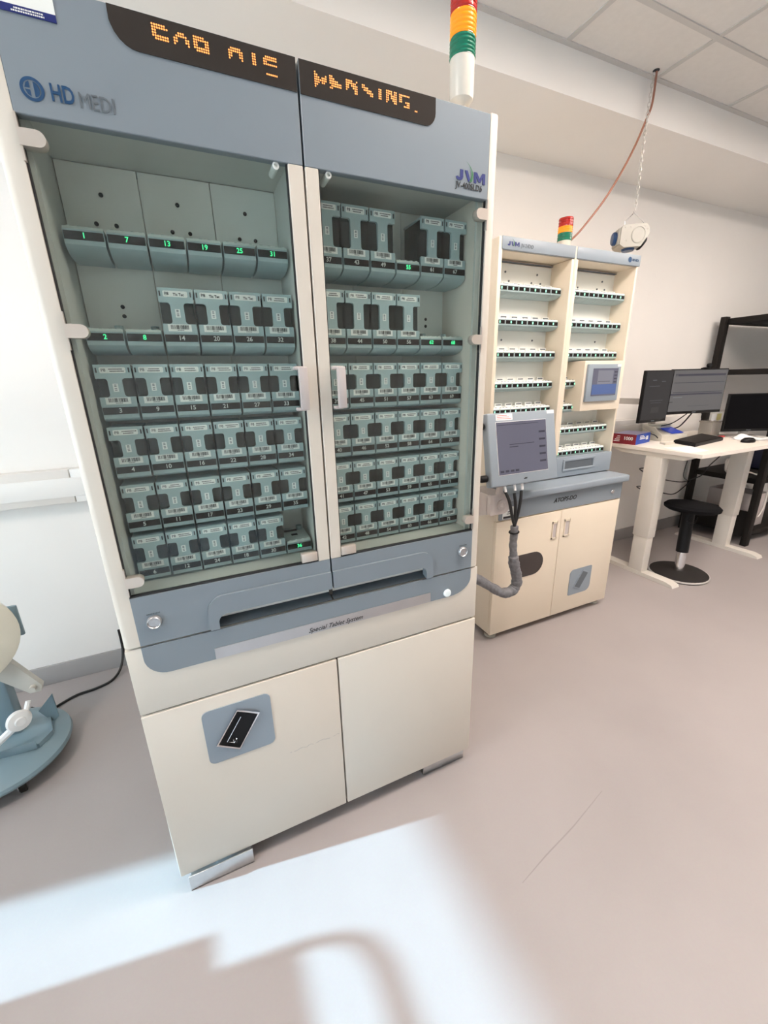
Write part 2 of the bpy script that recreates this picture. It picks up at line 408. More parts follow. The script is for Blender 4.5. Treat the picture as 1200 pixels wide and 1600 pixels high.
# ------------------------------------------------------------------ the tall dispensing cabinet
CB = thing('tablet_cabinet', 'tall cream and blue-grey tablet cabinet with two glass doors, nearest the camera', 'cabinet', (.5175, .3, 0))
b = MB()
b.box(0.003, .034, .03, .62, .06, 2.062, .004); b.box(1.001, 1.032, .03, .62, .06, 2.062, .004)
b.box(.034, 1.001, .60, .62, .06, 2.05); b.box(.034, 1.001, .02, .60, 2.035, 2.055); b.box(.034, 1.001, .03, .60, .06, .08)
b.box(.034, 1.001, .21, .60, .66, .70)
b.build('body', 'cream', CB)
b = MB().box(.034, 1.001, .022, .20, 1.906, 2.03).box(.034, 1.001, .022, .21, .87, .982)
b.box(.034, .046, .022, .20, .98, 1.91).box(1.012, 1.018, .022, .20, .98, 1.91).box(.990, 1.012, .022, .03, .98, 1.91)
b.box(.500, .547, .022, .20, .98, 1.91)
b.build('interior_frame', 'innershade', CB)
for x0 in (.047, .548):
    for k in range(3):
        w = .151 if x0 < .3 else .154
        bpn = MB().box(x0 + k * w + .0008, x0 + (k + 1) * w - .0008, .200, .206, .985, 1.905)
        o = bpn.build('back_panel', 'inner', CB)
sc = []
for x in (.122, .273, .424): sc += [(x, 1.851), (x - .019, 1.795), (x + .019, 1.795)]
sc += [(.122, 1.630), (.122, 1.610), (.940, 1.631), (.940, 1.611), (.79, 1.851), (.79, 1.80)]
for x, z in sc:
    MB().lathe([(.0045, 0), (.0045, -.002), (.0028, -.0035)], (x, .2, z), (0, 1, 0), 10, m=M['black']).build('screw', None, CB)

def make_door(side):
    L = side == 'left'
    x0, x1 = (.001, .5222) if L else (.5268, 1.034)
    g0, g1 = (.037, .4905) if L else (.556, 1.0045)      # glass between the stiles
    D = MB()
    zt = 2.0665
    if L:
        D.prism([(.006, .028), (.002, .022), (.001, .016), (.003, .008), (.008, .003), (.015, 0), (.037, 0), (.037, .022), (.02, .03)], 'xy', .852, zt)
        D.box(g1, x1, 0, .022, .981, 1.888, .0015, 1)
    else:
        D.prism([(1.029, .028), (1.033, .022), (1.034, .016), (1.032, .008), (1.027, .003), (1.020, 0), (1.0045, 0), (1.0045, .022), (1.015, .03)], 'xy', .852, zt + .002)
        D.box(x0, g0, 0, .022, .981, 1.888, .0015, 1)
    dr = D.build('door', 'cream', CB)
    hx0, hx1 = (.037, x1) if L else (x0, 1.0045)
    MB().box(hx0, hx1, 0, .02, 1.888, zt, .0012, 1).build('header_panel', 'blue', dr)
    # lower blue panel with the half of the grip opening cut out of it
    zi, zo = .848, .892
    if L:
        pts = [(.037, .981), (.037, .852), (.218, .852)] + [(.240 - .022 * math.cos(a), .870 + .022 * math.sin(a)) for a in [i * PI / 12 for i in range(0, 7)]] + [(x1, .892), (x1, .981)]
        band = [(.195, .852)] + [(.237 - .042 * math.cos(a), .902 + .042 * math.sin(a)) for a in [i * PI / 16 for i in range(0, 9)]] + [(x1, .944), (x1, .892)] + [(.240 - .022 * math.cos(a), .870 + .022 * math.sin(a)) for a in [i * PI / 12 for i in range(6, -1, -1)]] + [(.218, .852)]
        rx0, rx1 = .21, .5222
    else:
        pts = [(1.0045, .981), (1.0045, .852), (.831, .852)] + [(.812 + .019 * math.cos(a), .873 + .019 * math.sin(a)) for a in [i * PI / 12 for i in range(0, 7)]] + [(x0, .892), (x0, .981)]
        band = [(.854, .852)] + [(.812 + .042 * math.cos(a), .902 + .042 * math.sin(a)) for a in [i * PI / 16 for i in range(0, 9)]] + [(x0, .944), (x0, .892)] + [(.812 + .019 * math.cos(a), .873 + .019 * math.sin(a)) for a in [i * PI / 12 for i in range(6, -1, -1)]] + [(.831, .852)]
        rx0, rx1 = .5268, .84
    MB().prism(pts, 'xz', 0, .018).build('lower_panel', 'blue', dr)
    gb = MB().prism(band, 'xz', -.007, .002, m=M['blue'])
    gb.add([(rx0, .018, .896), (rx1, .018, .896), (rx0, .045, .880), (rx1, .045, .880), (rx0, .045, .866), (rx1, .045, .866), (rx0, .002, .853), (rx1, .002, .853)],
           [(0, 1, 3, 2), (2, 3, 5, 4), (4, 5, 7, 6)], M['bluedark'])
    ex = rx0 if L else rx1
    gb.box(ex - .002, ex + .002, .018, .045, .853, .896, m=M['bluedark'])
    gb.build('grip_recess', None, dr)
    MB().box(g0 - .002, g1 + .002, .006, .011, .979, 1.890).build('glass_pane', 'glass', dr)
    MB().box(g0, g1, .003, .013, .9805, .985).box(g0, g0 + .003, .005, .013, .981, 1.888).box(g1 - .003, g1, .005, .013, .981, 1.888).build('glass_edge_strip', 'ink', dr)  # thin dark strips along the glass edges
    hx = .473 if L else .568
    hb = MB().box(hx, hx + .021, -.022, -.008, 1.388, 1.486, .003)
    hb.box(hx - .008, hx + .015, -.010, .006, 1.386, 1.394, .002).box(hx - .008, hx + .015, -.010, .006, 1.480, 1.488, .002)
    hb.build('handle', 'handle', dr)
    for z in (1.855, 1.555, 1.021):
        if L: pts = rrect(.036, .0745, z - .0125, z + .0125, (0, .0125, .0125, 0), 6)
        else: pts = rrect(.970, 1.006, z - .0125, z + .0125, (.0125, 0, 0, .0125), 6)
        hc = MB().prism(pts, 'xz', -.004, .016)
        e = .036 if L else 1.003
        hc.box(e, e + .0035, -.003, .016, z - .034, z + .034)
        hc.build('hinge_clip', 'clip', dr)
    cx = .444 if L else .557
    MB().box(cx, cx + .044, -.003, .016, .986, 1.011, .002).build('corner_clip', 'clip', dr)
    sx = .466 if L else .580
    MB().lathe([(.007, .0), (.007, .045), (.0035, .046), (.003, .04)], (sx, .030 + .02, 1.882), (0, -.9, .0), 14, m=M['inner']).build('magnet_catch', None, dr)
    # push button with tiny lettering above
    bx = (.0765, .911) if L else (.967, .916)
    pb = MB().lathe([(.0165, 0), (.0165, .006), (.0140, .010), (.0125, .008), (.0125, .006), (.004, .007)], (bx[0], 0, bx[1]), (0, -1, 0), 28)
    pb.build('push_button', 'strip', dr)
    tm = MB(); x = bx[0] - .013
    while x < bx[0] + .015:
        w = random.choice((.0018, .0026, .0032)); tm.box(x, x + w, -.0006, .0002, bx[1] + .0195, bx[1] + .0225 + random.choice((0, .0006))); x += w + .001
    tm.build('button_caption', 'inkgrey', dr)
    return dr
DL = make_door('left'); DR = make_door('right')

# running-text displays
def display(dr, pts, name='text_display'):
    return MB().prism(pts, 'xz', -.0015, .004).build(name, 'sign', dr)
zt = 2.0655
dl = display(DL, [(.2015, zt), (.2015, 2.045)] + [(.2415 - .04 * math.cos(a), 2.0505 - .04 * math.sin(a)) for a in [i * PI / 12 for i in range(1, 7)]] + [(.5212, 2.0105), (.5212, zt)])
dr_ = display(DR, [(.5278, zt), (.5278, 2.0095)] + [(.819 + .027 * math.sin(a), 2.0365 - .027 * math.cos(a)) for a in [i * PI / 12 for i in range(0, 7)]] + [(.846, zt)])
def dots(parent, glyphs, pit=.0038, r=.00155):
    for x0, z0, rows in glyphs:
        mb = MB()
        for j, row in enumerate(rows):
            for i, c in enumerate(row):
                if c == '1':
                    x = x0 + i * pit; z = z0 - j * pit
                    mb.add([(x + r * math.cos(a), -.0022, z + r * math.sin(a)) for a in [q * PI / 4 for q in range(8)]], [tuple(range(8))])
        mb.build('lit_character', 'amberdot', parent)
dots(DL, [(.268, 2.0545, ['111111.', '1111111', '11.....', '11.....', '1111111', '.111111']),
          (.302, 2.0510, ['..111..', '.11111.', '11...11', '11...11', '1.....1']),
          (.335, 2.0530, ['11111..', '1111111', '11...11', '11...11', '1111111', '.111111']),
          (.395, 2.0515, ['.11111.', '1111111', '11...11', '11...11', '1.....1']),
          (.438, 2.0515, ['11', '11', '11', '11', '11']),
          (.459, 2.0530, ['.111111', '1111111', '11.....', '1111111', '.......', '.......', '.......', '.111111'])])
dots(DR, [(.560, 2.0510, ['1......', '11....1', '111.111', '1111111', '111.11.', '11.....', '1......']),
          (.592, 2.0510, ['11.....', '111....', '11111..', '1111111', '.111111', '11.....']),
          (.628, 2.0520, ['1111..1', '111111.', '11.1111', '11..111', '1....11', '.....11']),
          (.664, 2.0510, ['11.....', '1111...', '.11111.', '...1111', '.....11']),
          (.703, 2.0510, ['11', '11', '11', '11', '11']),
          (.721, 2.0530, ['1111.11', '1111.11', '11.1111', '11.1111', '11..111', '1....11']),
          (.753, 2.0520, ['1111111', '11.....', '11.....', '11..111', '.....11', '...1111']),
          (.792, 2.0300, ['11'])])
# round HD mark, lettering and JVM mark
lg = MB()
ring = [(.0165, .0105)]
cx, cz = .0705, 1.9245
N = 36
vo = [(cx + .0165 * math.cos(2 * PI * i / N), -.0008, cz + .0165 * math.sin(2 * PI * i / N)) for i in range(N)]
vi = [(cx + .0120 * math.cos(2 * PI * i / N), -.0008, cz + .0120 * math.sin(2 * PI * i / N)) for i in range(N)]
lg.add(vo + vi, [(i, (i + 1) % N, N + (i + 1) % N, N + i) for i in range(N)])
lg.add([(cx + .0025 + .0078 * math.cos(a), -.0008, cz + .0103 * math.sin(a)) for a in [-PI / 2 + PI * i / 14 for i in range(15)]], [tuple(range(15))])
lg.add([(cx - .0100, -.0008, cz + .0010), (cx - .0028, -.0008, cz + .0010), (cx - .0028, -.0008, cz + .0105), (cx - .0072, -.0008, cz + .0078)], [(0, 1, 2, 3)])
lg.add([(cx - .0100, -.0008, cz - .0012), (cx - .0028, -.0008, cz - .0012), (cx - .0028, -.0008, cz - .0105), (cx - .0072, -.0008, cz - .0078)], [(0, 1, 2, 3)])
text(lg, 'HD', .0335, (.0945, -.0008, 1.9245), align='LEFT', sx=.70, bold=.0007)
lg.build('round_logo', 'logo_blue', DL)
l2 = MB(); text(l2, 'MEDI', .0325, (.1335, -.0008, 1.9215), align='LEFT', sx=.74, bold=.0); l2.build('logo_lettering', 'inkgrey', DL)
def jvm(parent, x, y, z, s=1.0):
    j = MB(); h = .0112 * s
    def poly(p): j.prism([(x + a * s, z + b * s) for a, b in p], 'xz', y - .0003, y + .0004)
    poly([(.0125, .0112), (.0215, .0112), (.0215, -.0040), (.0190, -.0090), (.0140, -.0114), (.0075, -.0114), (.0025, -.0090), (0, -.0045), (.0065, -.0030), (.0085, -.0052), (.0110, -.0052), (.0125, -.0035)])
    poly([(.0265, .0112), (.0345, .0112), (.0420, -.0060), (.0462, -.0060), (.0440, -.0114), (.0365, -.0114)])
    poly([(.0540, -.0114), (.0540, .0112), (.0630, .0112), (.0710, -.0010), (.0790, .0112), (.0880, .0112), (.0880, -.0114), (.0805, -.0114), (.0805, .0020), (.0740, -.0085), (.0680, -.0085), (.0615, .0020), (.0615, -.0114)])
    j.build('brand_lettering', 'logo_navy', parent)
    sw = MB(); P1 = []; P2 = []
    for i in range(11):
        t = i / 10
        zz = z + (-.0115 + .042 * t) * s; xx = x + (.0440 + .0135 * math.sin(t * PI * .62) - .029 * t * t) * s
        w = .0055 * (1 - t) ** .8 * s
        P1.append((xx + w * .5, y - .0006, zz)); P2.append((xx - w * .8, y - .0006, zz))
    n = len(P1)
    sw.add(P1 + P2, [(i, i + 1, n + i + 1, n + i) for i in range(n - 1)])
    sw.build('brand_swoosh', 'logo_green', parent)
jvm(DR, .9060, -.0008, 1.9300, 1.0)
md = MB(); text(md, 'JV-400SLD6', .0185, (.9065, -.0008, 1.9085), align='LEFT', sx=.88, bold=.0001); md.build('model_lettering', 'ink', DR)
# white and navy sticker at the top left
st = MB().box(.028, .125, -.0012, .001, 2.022, zt, m=M['white']).box(.028, .125, -.0014, .001, 2.020, 2.030, m=M['logo_navy'])
for z, xa in ((2.0262, .070), (2.0228, .066)):
    x = xa
    while x < .108: w = random.choice((.0014, .0022, .0027)); st.box(x, x + w, -.0018, 0, z - .0009, z + .0010, m=M['white']); x += w + .0008
st.build('sticker', None, DL, 'white sticker with navy lower band and two lines of small print')

# middle fascia, lower doors, feet
fa = MB().box(.001, 1.034, .002, .03, .655, .8465, .003).build('fascia', 'cream', CB)
MB().prism([(.037, .847), (.037, .812)] + [(.090 - .053 * math.cos(a), .815 - .052 * math.sin(a)) for a in [i * PI / 16 for i in range(1, 9)]] + [(.925, .763)] + [(.925 + .0795 * math.sin(a), .815 - .052 * math.cos(a)) for a in [i * PI / 16 for i in range(1, 9)]] + [(1.0045, .847)], 'xz', -.001, .004).build('blue_panel', 'blue', fa)
MB().box(.196, .848, -.0028, .001, .7635, .796).build('metal_strip', 'strip', fa)
tx = MB(); text(tx, 'Special Tablet System', .0195, (.527, -.0032, .7745), shear=.45, sx=.98, bold=.0); tx.build('script_lettering', 'ink', fa)
MB().lathe([(.0135, 0), (.0135, .004), (.011, .008), (.002, .009)], (.912, 0, .779), (0, -1, 0), 24).build('power_button', mat('lit white button', (.8, .85, .85), .2, emit=(.8, .9, .9), estr=.08), fa)
ld = MB().box(.001, .5222, .0, .03, .060, .6495, .003).build('lower_door', 'cream', CB)
rd = MB().box(.5268, 1.034, .0, .03, .060, .6495, .003).build('lower_door', 'cream', CB)
MB().prism(rrect(.135, .317, .430, .610, .018), 'xz', -.003, .002).build('handle_plate', 'blue2', ld)
q = [(.226, .592), (.284, .560), (.217, .457), (.159, .494)]
cxq = sum(p[0] for p in q) / 4; czq = sum(p[1] for p in q) / 4
qi = [(cxq + (p[0] - cxq) * .90, czq + (p[1] - czq) * .93) for p in q]
rim = MB()
for i in range(4):
    j = (i + 1) % 4; rim.prism([q[i], q[j], qi[j], qi[i]], 'xz', -.010, -.001)
rim.build('latch_rim', 'chrome', ld)
lt = MB().prism(qi, 'xz', -.0045, -.001)
lt.tube([(.233, -.008, .565), (.188, -.009, .497), (.205, -.009, .486), (.214, -.008, .497)], .0016, 6, m=M['chrome'])
lt.box(.203, .213, -.010, -.003, .483, .497, .002, m=M['blackmatt'])
lt.mats = [M['black'], M['chrome'], M['blackmatt']]
lt.m = [0] * 6 + lt.m[6:]
lt.m = [0 if i < 6 else (1 if i < len(lt.m) - 26 else 2) for i in range(len(lt.m))]
lt.build('latch_pocket', None, ld)
pts = []; x = .271
while x < .515:
    pts.append((x, -.0006, .362 + .010 * (x - .27) / .24 + random.uniform(-.004, .004))); x += random.uniform(.004, .012)
pm = MB()
for i in range(len(pts) - 1):
    if random.random() < (.35 if i < len(pts) * .45 else .85):
        a, c = pts[i], pts[i + 1]; t_ = random.uniform(.0005, .0011)
        pm.add([(a[0], a[1], a[2] - t_), (c[0], c[1], c[2] - t_), (c[0], c[1], c[2] + t_), (a[0], a[1], a[2] + t_)], [(0, 1, 2, 3)])
pm.build('pencil_mark', 'scuff', ld)
MB().box(.012, 1.022, .010, .031, .644, .660).box(.012, 1.022, .012, .029, .842, .856).box(.518, .531, .024, .031, .065, .645).box(.519, .530, .0205, .0215, .86, 2.06).build('seam_shade', mat('dark brown seam shade', (.06, .05, .042), .8), CB)  # dark strips behind the seams, gap shade put into their colour
MB().box(.021, .205, -.009, -.005, 0, .058, .001).box(.021, .205, -.009, .10, 0, .004).box(.10, .20, .02, .06, .004, .060).build('foot_plate', 'steel', CB)
MB().box(.840, 1.022, .020, .024, 0, .060, .001).box(.840, 1.022, .020, .12, 0, .004).box(.85, .95, .04, .08, .004, .060).build('foot_plate', 'steel', CB)
for x in (.03, .84): MB().box(x, x + .16, .45, .58, 0, .060).build('rear_foot', 'blackmatt', CB)

# signal tower on the roof
TX, TY = .9465, .045
sg = MB().lathe([(.010, 2.050), (.012, 2.088), (.020, 2.092), (.028, 2.100), (.0295, 2.112), (.0295, 2.178)], (TX, TY, 0)).build('signal_tower', 'lampbase', CB)
def lens(z0, z1, name, m, parent, x=TX, y=TY, r=.031, n=5):
    pr = [(r - .001, z0)]
    for i in range(n):
        a = z0 + (z1 - z0) * (i + .15) / n; c = z0 + (z1 - z0) * (i + .85) / n
        pr += [(r - .0012, a), (r, a + .0015), (r, c - .0015), (r - .0012, c)]
    pr += [(r - .001, z1)]
    return MB().lathe(pr, (x, y, 0), n=32).build(name, m, parent)
lens(2.178, 2.215, 'green_lens', 'green', sg); lens(2.216, 2.259, 'amber_lens', 'amber', sg); lens(2.260, 2.305, 'red_lens', 'red', sg)
MB().lathe([(.031, 2.305), (.028, 2.314), (.004, 2.316)], (TX, TY, 0)).build('cap', 'lampbase', sg)

# rows: left / right bay
ROWZ = {0: 1.720, 1: 1.535, 2: 1.383, 3: 1.250, 4: 1.116, 5: .988}
XL0, XR0 = .0895, .5945      # centres of the first column in each bay
YFACE = .08
EMPTY = {1, 7, 13, 19, 25, 31, 2, 8, 36, 55, 62, 68}
swap = {18: 24, 24: 18}      # these two displays read the other way round in the bottom row
H = {}
for n in range(1, 73): H[n] = .115
for n in (14, 20, 26, 32): H[n] = .119
for n in range(37, 73, 6): H[n] = .141
for n in range(38, 73, 6): H[n] = .138
BOT = [6, 12, 24, 18, 30, 36]
def pos(n):
    if n <= 36:
        c, r = (n - 1) // 6, (n - 1) % 6; x0 = XL0
    else:
        c, r = (n - 37) // 6, (n - 1) % 6; x0 = XR0
    if r == 5 and n <= 36: c = BOT.index(n)
    return x0 + PIT * c, ROWZ[r], c, r
CBO = Vector((.5175, .3, 0))
for n in range(1, 73):
    x, z, c, r = pos(n)
    bb = put(BASE_D if r < 2 else BASE_S, 'dispenser_base', CB, Vector((x, YFACE, z)) - CBO)
    put(DISP, 'number_display', bb, (0, 0, 0))
    dm = digit_mesh(str(n), 'led' if n in EMPTY else 'digit')
    put(dm, 'number', bb, (0, -.0016, .018))
    if n in EMPTY: put(DECK, 'docking_deck', bb, (0, 0, 0))

# canisters: one built per height, then copied part by part
def canister_parts(h):
    """local: origin bottom front centre; sits on a base (z=0 is the base's top). h = height above the base's foot"""
    t = h - .029; w = .0347
    zb, zw0, zw1 = 0.0, .0185, t - .0285
    nx = .0135; rr = .006
    def notch(s):
        c = [(s * w, zw0), (s * (nx + rr), zw0)] + [(s * (nx + rr - rr * math.sin(a)), zw0 + rr - rr * math.cos(a)) for a in [i * PI / 8 for i in range(1, 5)]]
        c += [(s * (nx + rr - rr * math.cos(a)), zw1 - rr + rr * math.sin(a)) for a in [i * PI / 8 for i in range(0, 4)]] + [(s * (nx + rr), zw1), (s * w, zw1)]
        return c
    out = [(-w, 0), (w, 0)] + notch(1) + [(w, t), (-w, t)] + notch(-1)[::-1]
    P = {}
    P['front_plate'] = (MB().prism(out, 'xz', -.001, .007).mesh('front_plate', M['plate']), None)
    P['lid'] = (MB().box(-w, w, .007, .102, t - .005, t, .0015, 1).box(-.018, .018, .05, .09, t - .001, t + .0005, m=None).mesh('lid', M['plate']), None)
    P['container'] = (MB().box(-w + .001, w - .001, .0072, .100, .001, t - .005, .003, 2).mesh('container', M['smoke']), None)
    P['name_label'] = (MB().prism(rrect(-.0245, .0245, t - .0175, t - .0055, .0025, 3), 'xz', -.0018, .0).mesh('name_label', M['white']), None)
    P['barcode_label'] = (MB().box(-.0245, .0235, -.0018, 0, .0030, .0175).mesh('barcode_label', M['white']), None)
    bc = MB(); x = -.0185
    rnd = random.Random(5)
    while x < .0185:
        ww = rnd.choice((.0006, .0009, .0014, .002)); bc.box(x, x + ww, -.0021, -.0016, .0075, .0160); x += ww + rnd.choice((.0006, .0009, .0013))
    x = -.006
    while x < .006: bc.box(x, x + .0011, -.0021, -.0016, .0046, .0062); x += .0017
    P['barcode'] = (bc.mesh('barcode', M['ink']), 'barcode_label')
    zc = (zw0 + zw1) / 2
    P['code_sticker'] = (MB().box(-.0052, .0048, -.0018, 0, zc - .0085, zc + .0085).mesh('code_sticker', M['white']), None)
    cm = MB()
    for z in (zc - .0050, zc - .0015, zc + .0030, zc + .0058): cm.box(-.0026, .0020, -.0021, -.0016, z - .0009, z + .0009)
    P['code'] = (cm.mesh('code', M['inkgrey']), 'code_sticker')
    for s in (-1, 1):
        P['slot' + str(s)] = (MB().box(s * .0305 - .0014, s * .0305 + .0014, -.0016, 0, t - .0165, t - .0065).mesh('slot', M['ink']), None)
    return P
def prints(variant, t):
    mb = MB()
    text(mb, 'P8', .0088, (-.0215, -.0021, t - .0115), align='LEFT')
    if variant == 'T': text(mb, 'Tic Tac', .0074, (.0065, -.0021, t - .0125), bold=.0002)
    else:
        rnd = random.Random(variant)
        for k, z in enumerate((t - .0095, t - .0138)):
            x = -.008 + rnd.uniform(0, .004); e = .021 - rnd.uniform(0, .007)
            while x < e: ww = rnd.uniform(.0008, .0022); mb.box(x, x + ww, -.0021, -.0016, z - .0011, z + .0011); x += ww + .0007
    return mb.mesh('label_print', M['ink'])
PROTO = {}; PRN = {}
rowword = ['first', 'second', 'third', 'fourth', 'fifth', 'bottom']
for n in range(1, 73):
    if n in EMPTY: continue
    x, z, c, r = pos(n); h = H[n]
    if h not in PROTO: PROTO[h] = canister_parts(h)
    bay = 'left bay' if n <= 36 else 'right bay'
    extra = ''
    if n == 61: extra = ', clear side exposed'
    t = thing('tablet_canister', 'sage-grey tablet canister on the dispenser base numbered %d, %s row, %s%s' % (n, rowword[r], bay, extra), 'canister', (x, YFACE, z + .029), 'tablet canisters behind the glass doors')
    made = {}
    for key, (me, par) in PROTO[h].items():
        nm = 'slot' if key.startswith('slot') else key
        made[key] = put(me, nm, made[par] if par else t, (0, 0, 0))
    vk = ('T' if n in (14, 20, 26) else (n % 9), h)
    if vk not in PRN: PRN[vk] = prints(vk[0], h - .029)
    put(PRN[vk], 'label_print', made['name_label'], (0, 0, 0))

# ------------------------------------------------------------------ the second machine (packing machine further back)
MX0, MX1 = 1.600, 2.548
PK = thing('packaging_machine', 'cream tablet packing machine with open shelves of lit dispenser bases above two doors', 'machine', (2.08, .9, 0))
MB().box(MX0, MX1, .605, 1.20, .045, .84, .004).build('lower_body', 'cream2', PK)
md_ = 2.066
d1 = MB().box(MX0 + .002, md_ - .0015, .585, .605, .042, .728, .003).build('cabinet_door', 'cream2', PK)
d2 = MB().box(md_ + .0015, MX1 - .002, .585, .605, .042, .728, .003).build('cabinet_door', 'cream2', PK)
for dd, x0, x1 in ((d1, 2.001, 2.040), (d2, 2.094, 2.139)):
    hb = MB().box(x0, x0 + .006, .580, .586, .562, .668, m=M['cream2']).box(x1 - .006, x1, .580, .586, .562, .668, m=M['cream2']).box(x0, x1, .580, .586, .656, .668, m=M['cream2']).box(x0, x1, .580, .586, .562, .570, m=M['cream2'])
    hb.box(x0 + .006, x1 - .006, .5835, .586, .570, .656, m=M['handle'])
    hb.build('pull_recess', None, dd)
MB().prism([(1.765, .368)] + [(1.885 + .07 * math.sin(a), .438 - .07 * math.cos(a)) for a in [i * PI / 12 for i in range(13)]] + [(1.765, .508)], 'xz', .582, .586).build('oval_window', mat('dark brown window', (.045, .035, .033), .25), d1)
pl = MB().prism(rrect(2.193, 2.378, .150, .322, (.008, .04, .008, .03)), 'xz', .582, .586, m=M['blue2'])
qq = [(2.300, .306), (2.352, .282), (2.282, .180), (2.228, .202)]
cq = (sum(p[0] for p in qq) / 4, sum(p[1] for p in qq) / 4)
pl.prism(qq, 'xz', .578, .583, m=M['blue2'])
pl.flat([(cq[0] + (p[0] - cq[0]) * .84, cq[1] + (p[1] - cq[1]) * .9) for p in qq], .5775, m=M['inkgrey'])
pl.build('handle_plate', None, d2)
fb = MB().box(MX0, MX1, .588, .61, .732, .842, .002, m=M['cream2']).prism(rrect(1.612, MX1 - .002, .736, .842, .006), 'xz', .584, .59, m=M['blue'])
fb.build('fascia', None, PK)
tm = MB(); text(tm, 'ATOPS-DO', .034, (2.078, .5825, .793), sx=1.02, shear=.25, bold=.0006); tm.build('model_lettering', 'ink', PK)
MB().lathe([(.014, 0), (.014, .004), (.0115, .008), (.002, .009)], (2.462, .584, .787), (0, -1, 0), 20).build('power_button', 'chrome', PK)
MB().box(1.635, 1.715, .5825, .586, .742, .805, m=M['white']).box(1.640, 1.712, .5815, .584, .744, .756, m=M['ink']).box(1.668, 1.690, .5815, .584, .776, .782, m=M['inkgrey']).box(1.662, 1.696, .5815, .584, .766, .770, m=M['inkgrey']).build('sticker', None, PK, 'small white sticker with a black lower band')
MB().box(MX0 - .022, MX1 + .018, .556, 1.20, .842, .882, .009, 3).build('counter_top', 'blue2', PK)
for x, y in ((1.65, .64), (2.50, .64), (1.65, 1.15), (2.50, 1.15)):
    cst = MB().lathe([(.032, 0), (.034, .006), (.030, .014), (.012, .016), (.012, .046)], (x, y, 0)).build('foot', 'ivory', PK)
# tower with shelves
YT = .695
TX0, TX1, TC = 1.607, 2.560, 2.086
tb = MB()
tb.box(TX0, TX0 + .022, YT, 1.20, .882, 2.060, .002); tb.box(TX1 - .014, TX1, YT + .004, 1.20, .882, 2.020, .002)
tb.box(TX0 + .003, TX1 - .003, .831, 1.19, .884, 2.050)
tb.box(TC - .022, TC - .003, YT, .84, 1.02, 2.006, .002).box(TC + .003, TC + .022, YT, .84, 1.02, 2.006, .002).box(TC - .006, TC + .006, YT - .001, .84, 1.01, 2.060)
tb.box(TX0 + .01, TX1 - .004, YT + .012, .835, 2.008, 2.052)
tb.build('tower_body', 'cream2', PK)
for x0, x1 in ((TX0 + .022, TC - .022), (TC + .022, TX1 - .014)):
    MB().box(x0, x1, .826, .831, 1.02, 1.992).build('back_panel', 'inner', PK)
    MB().box(x0, x1, .815, .831, 1.996, 1.999).build('seam_strip', 'inkgrey', PK)
    for fx in (.30, .78):
        for dx, zz in ((0, 1.955), (-.035, 1.915), (.025, 1.915), (0, 1.64)):
            MB().lathe([(.005, 0), (.005, .003)], (x0 + (x1 - x0) * fx + dx, .826, zz), (0, -1, 0), 8).build('screw', 'inkgrey', PK)
h1 = MB().box(TX0 + .016, TC - .006, YT - .004, YT + .012, 2.010, 2.062, .002).build('header_panel', 'blue2', PK)
h2 = MB().box(TC + .006, TX1 + .003, YT - .004, YT + .012, 2.010, 2.062, .002).build('header_panel', 'blue2', PK)
jvm(PK, 1.652, YT - .005, 2.034, .78)
tm = MB(); text(tm, 'JV-24DO', .022, (1.732, YT - .005, 2.031), align='LEFT', sx=.9); tm.build('model_lettering', 'inkgrey', PK)
tm = MB().lathe([(.013, 0), (.013, .0008)], (2.478, YT - .004, 2.036), (0, -1, 0), 20); text(tm, 'HD MEDI', .017, (2.496, YT - .005, 2.035), align='LEFT', sx=.72); tm.build('round_logo', 'logo_blue', PK)
# drawer panel
MB().box(TC + .003, TX1 - .001, YT - .002, YT + .03, .888, 1.004, .003).build('drawer_panel', 'blue2', PK)
MB().box(TX0 + .002, TC - .003, YT - .002, YT + .03, .888, 1.004, .003).build('drawer_panel', 'blue2', PK)
dp = MB()
for a, c, e, f_ in ((2.150, 2.412, .979, .992), (2.150, 2.412, .922, .934), (2.150, 2.166, .934, .979), (2.396, 2.412, .934, .979)): dp.box(a, c, YT - .008, YT - .001, e, f_, .002, 1, m=M['blue2'])
dp.box(2.166, 2.396, YT - .003, YT - .001, .934, .979, m=M['bluedark'])
dp.build('slot_recess', None, PK)
# rows of bases
RZ = [1.847, 1.697, 1.545, 1.394, 1.264, 1.132, 1.000]
P2 = .0700
B2 = base_mb(True, .0685, .085).mesh('dispenser_base', M['base'])
D2 = MB().box(-.031, .031, -.0012, .002, .0085, .0255, .0004, 1).mesh('number_display', M['dark'])
N2 = MB().prism(rrect(-.0036, .0036, .0110, .0225, .0015, 2), 'xz', -.0026, -.0012).mesh('number', M['led2'])
dk = MB().prism([(0.001, .029), (0.003, .036), (.05, .040), (.08, .040), (.08, .029)], 'yz', -.033, .033, m=M['white'])
for sx in (-.024, -.004, .016): dk.box(sx, sx + .007, .012, .018, .0362, .0385, m=M['inkgrey'])
dk.box(-.024, .024, .058, .062, .039, .056, m=M['inner']).box(-.018, .018, .0575, .0585, .046, .052, m=M['inkgrey'])
K2 = dk.mesh('docking_deck', None)
PKO = Vector((2.08, .9, 0))
for bay, x0 in ((0, TC - .030 - P2 * 5.5), (1, TX1 - .022 - P2 * 5.5)):
    for r, z in enumerate(RZ):
        for c in range(6):
            if bay == 1 and r in (3, 4) and c > 1: continue
            bb = put(B2, 'dispenser_base', PK, Vector((x0 + P2 * c, .738, z)) - PKO)
            put(D2, 'number_display', bb, (0, 0, 0)); put(N2, 'number', bb, (0, 0, 0)); put(K2, 'docking_deck', bb, (0, 0, 0))
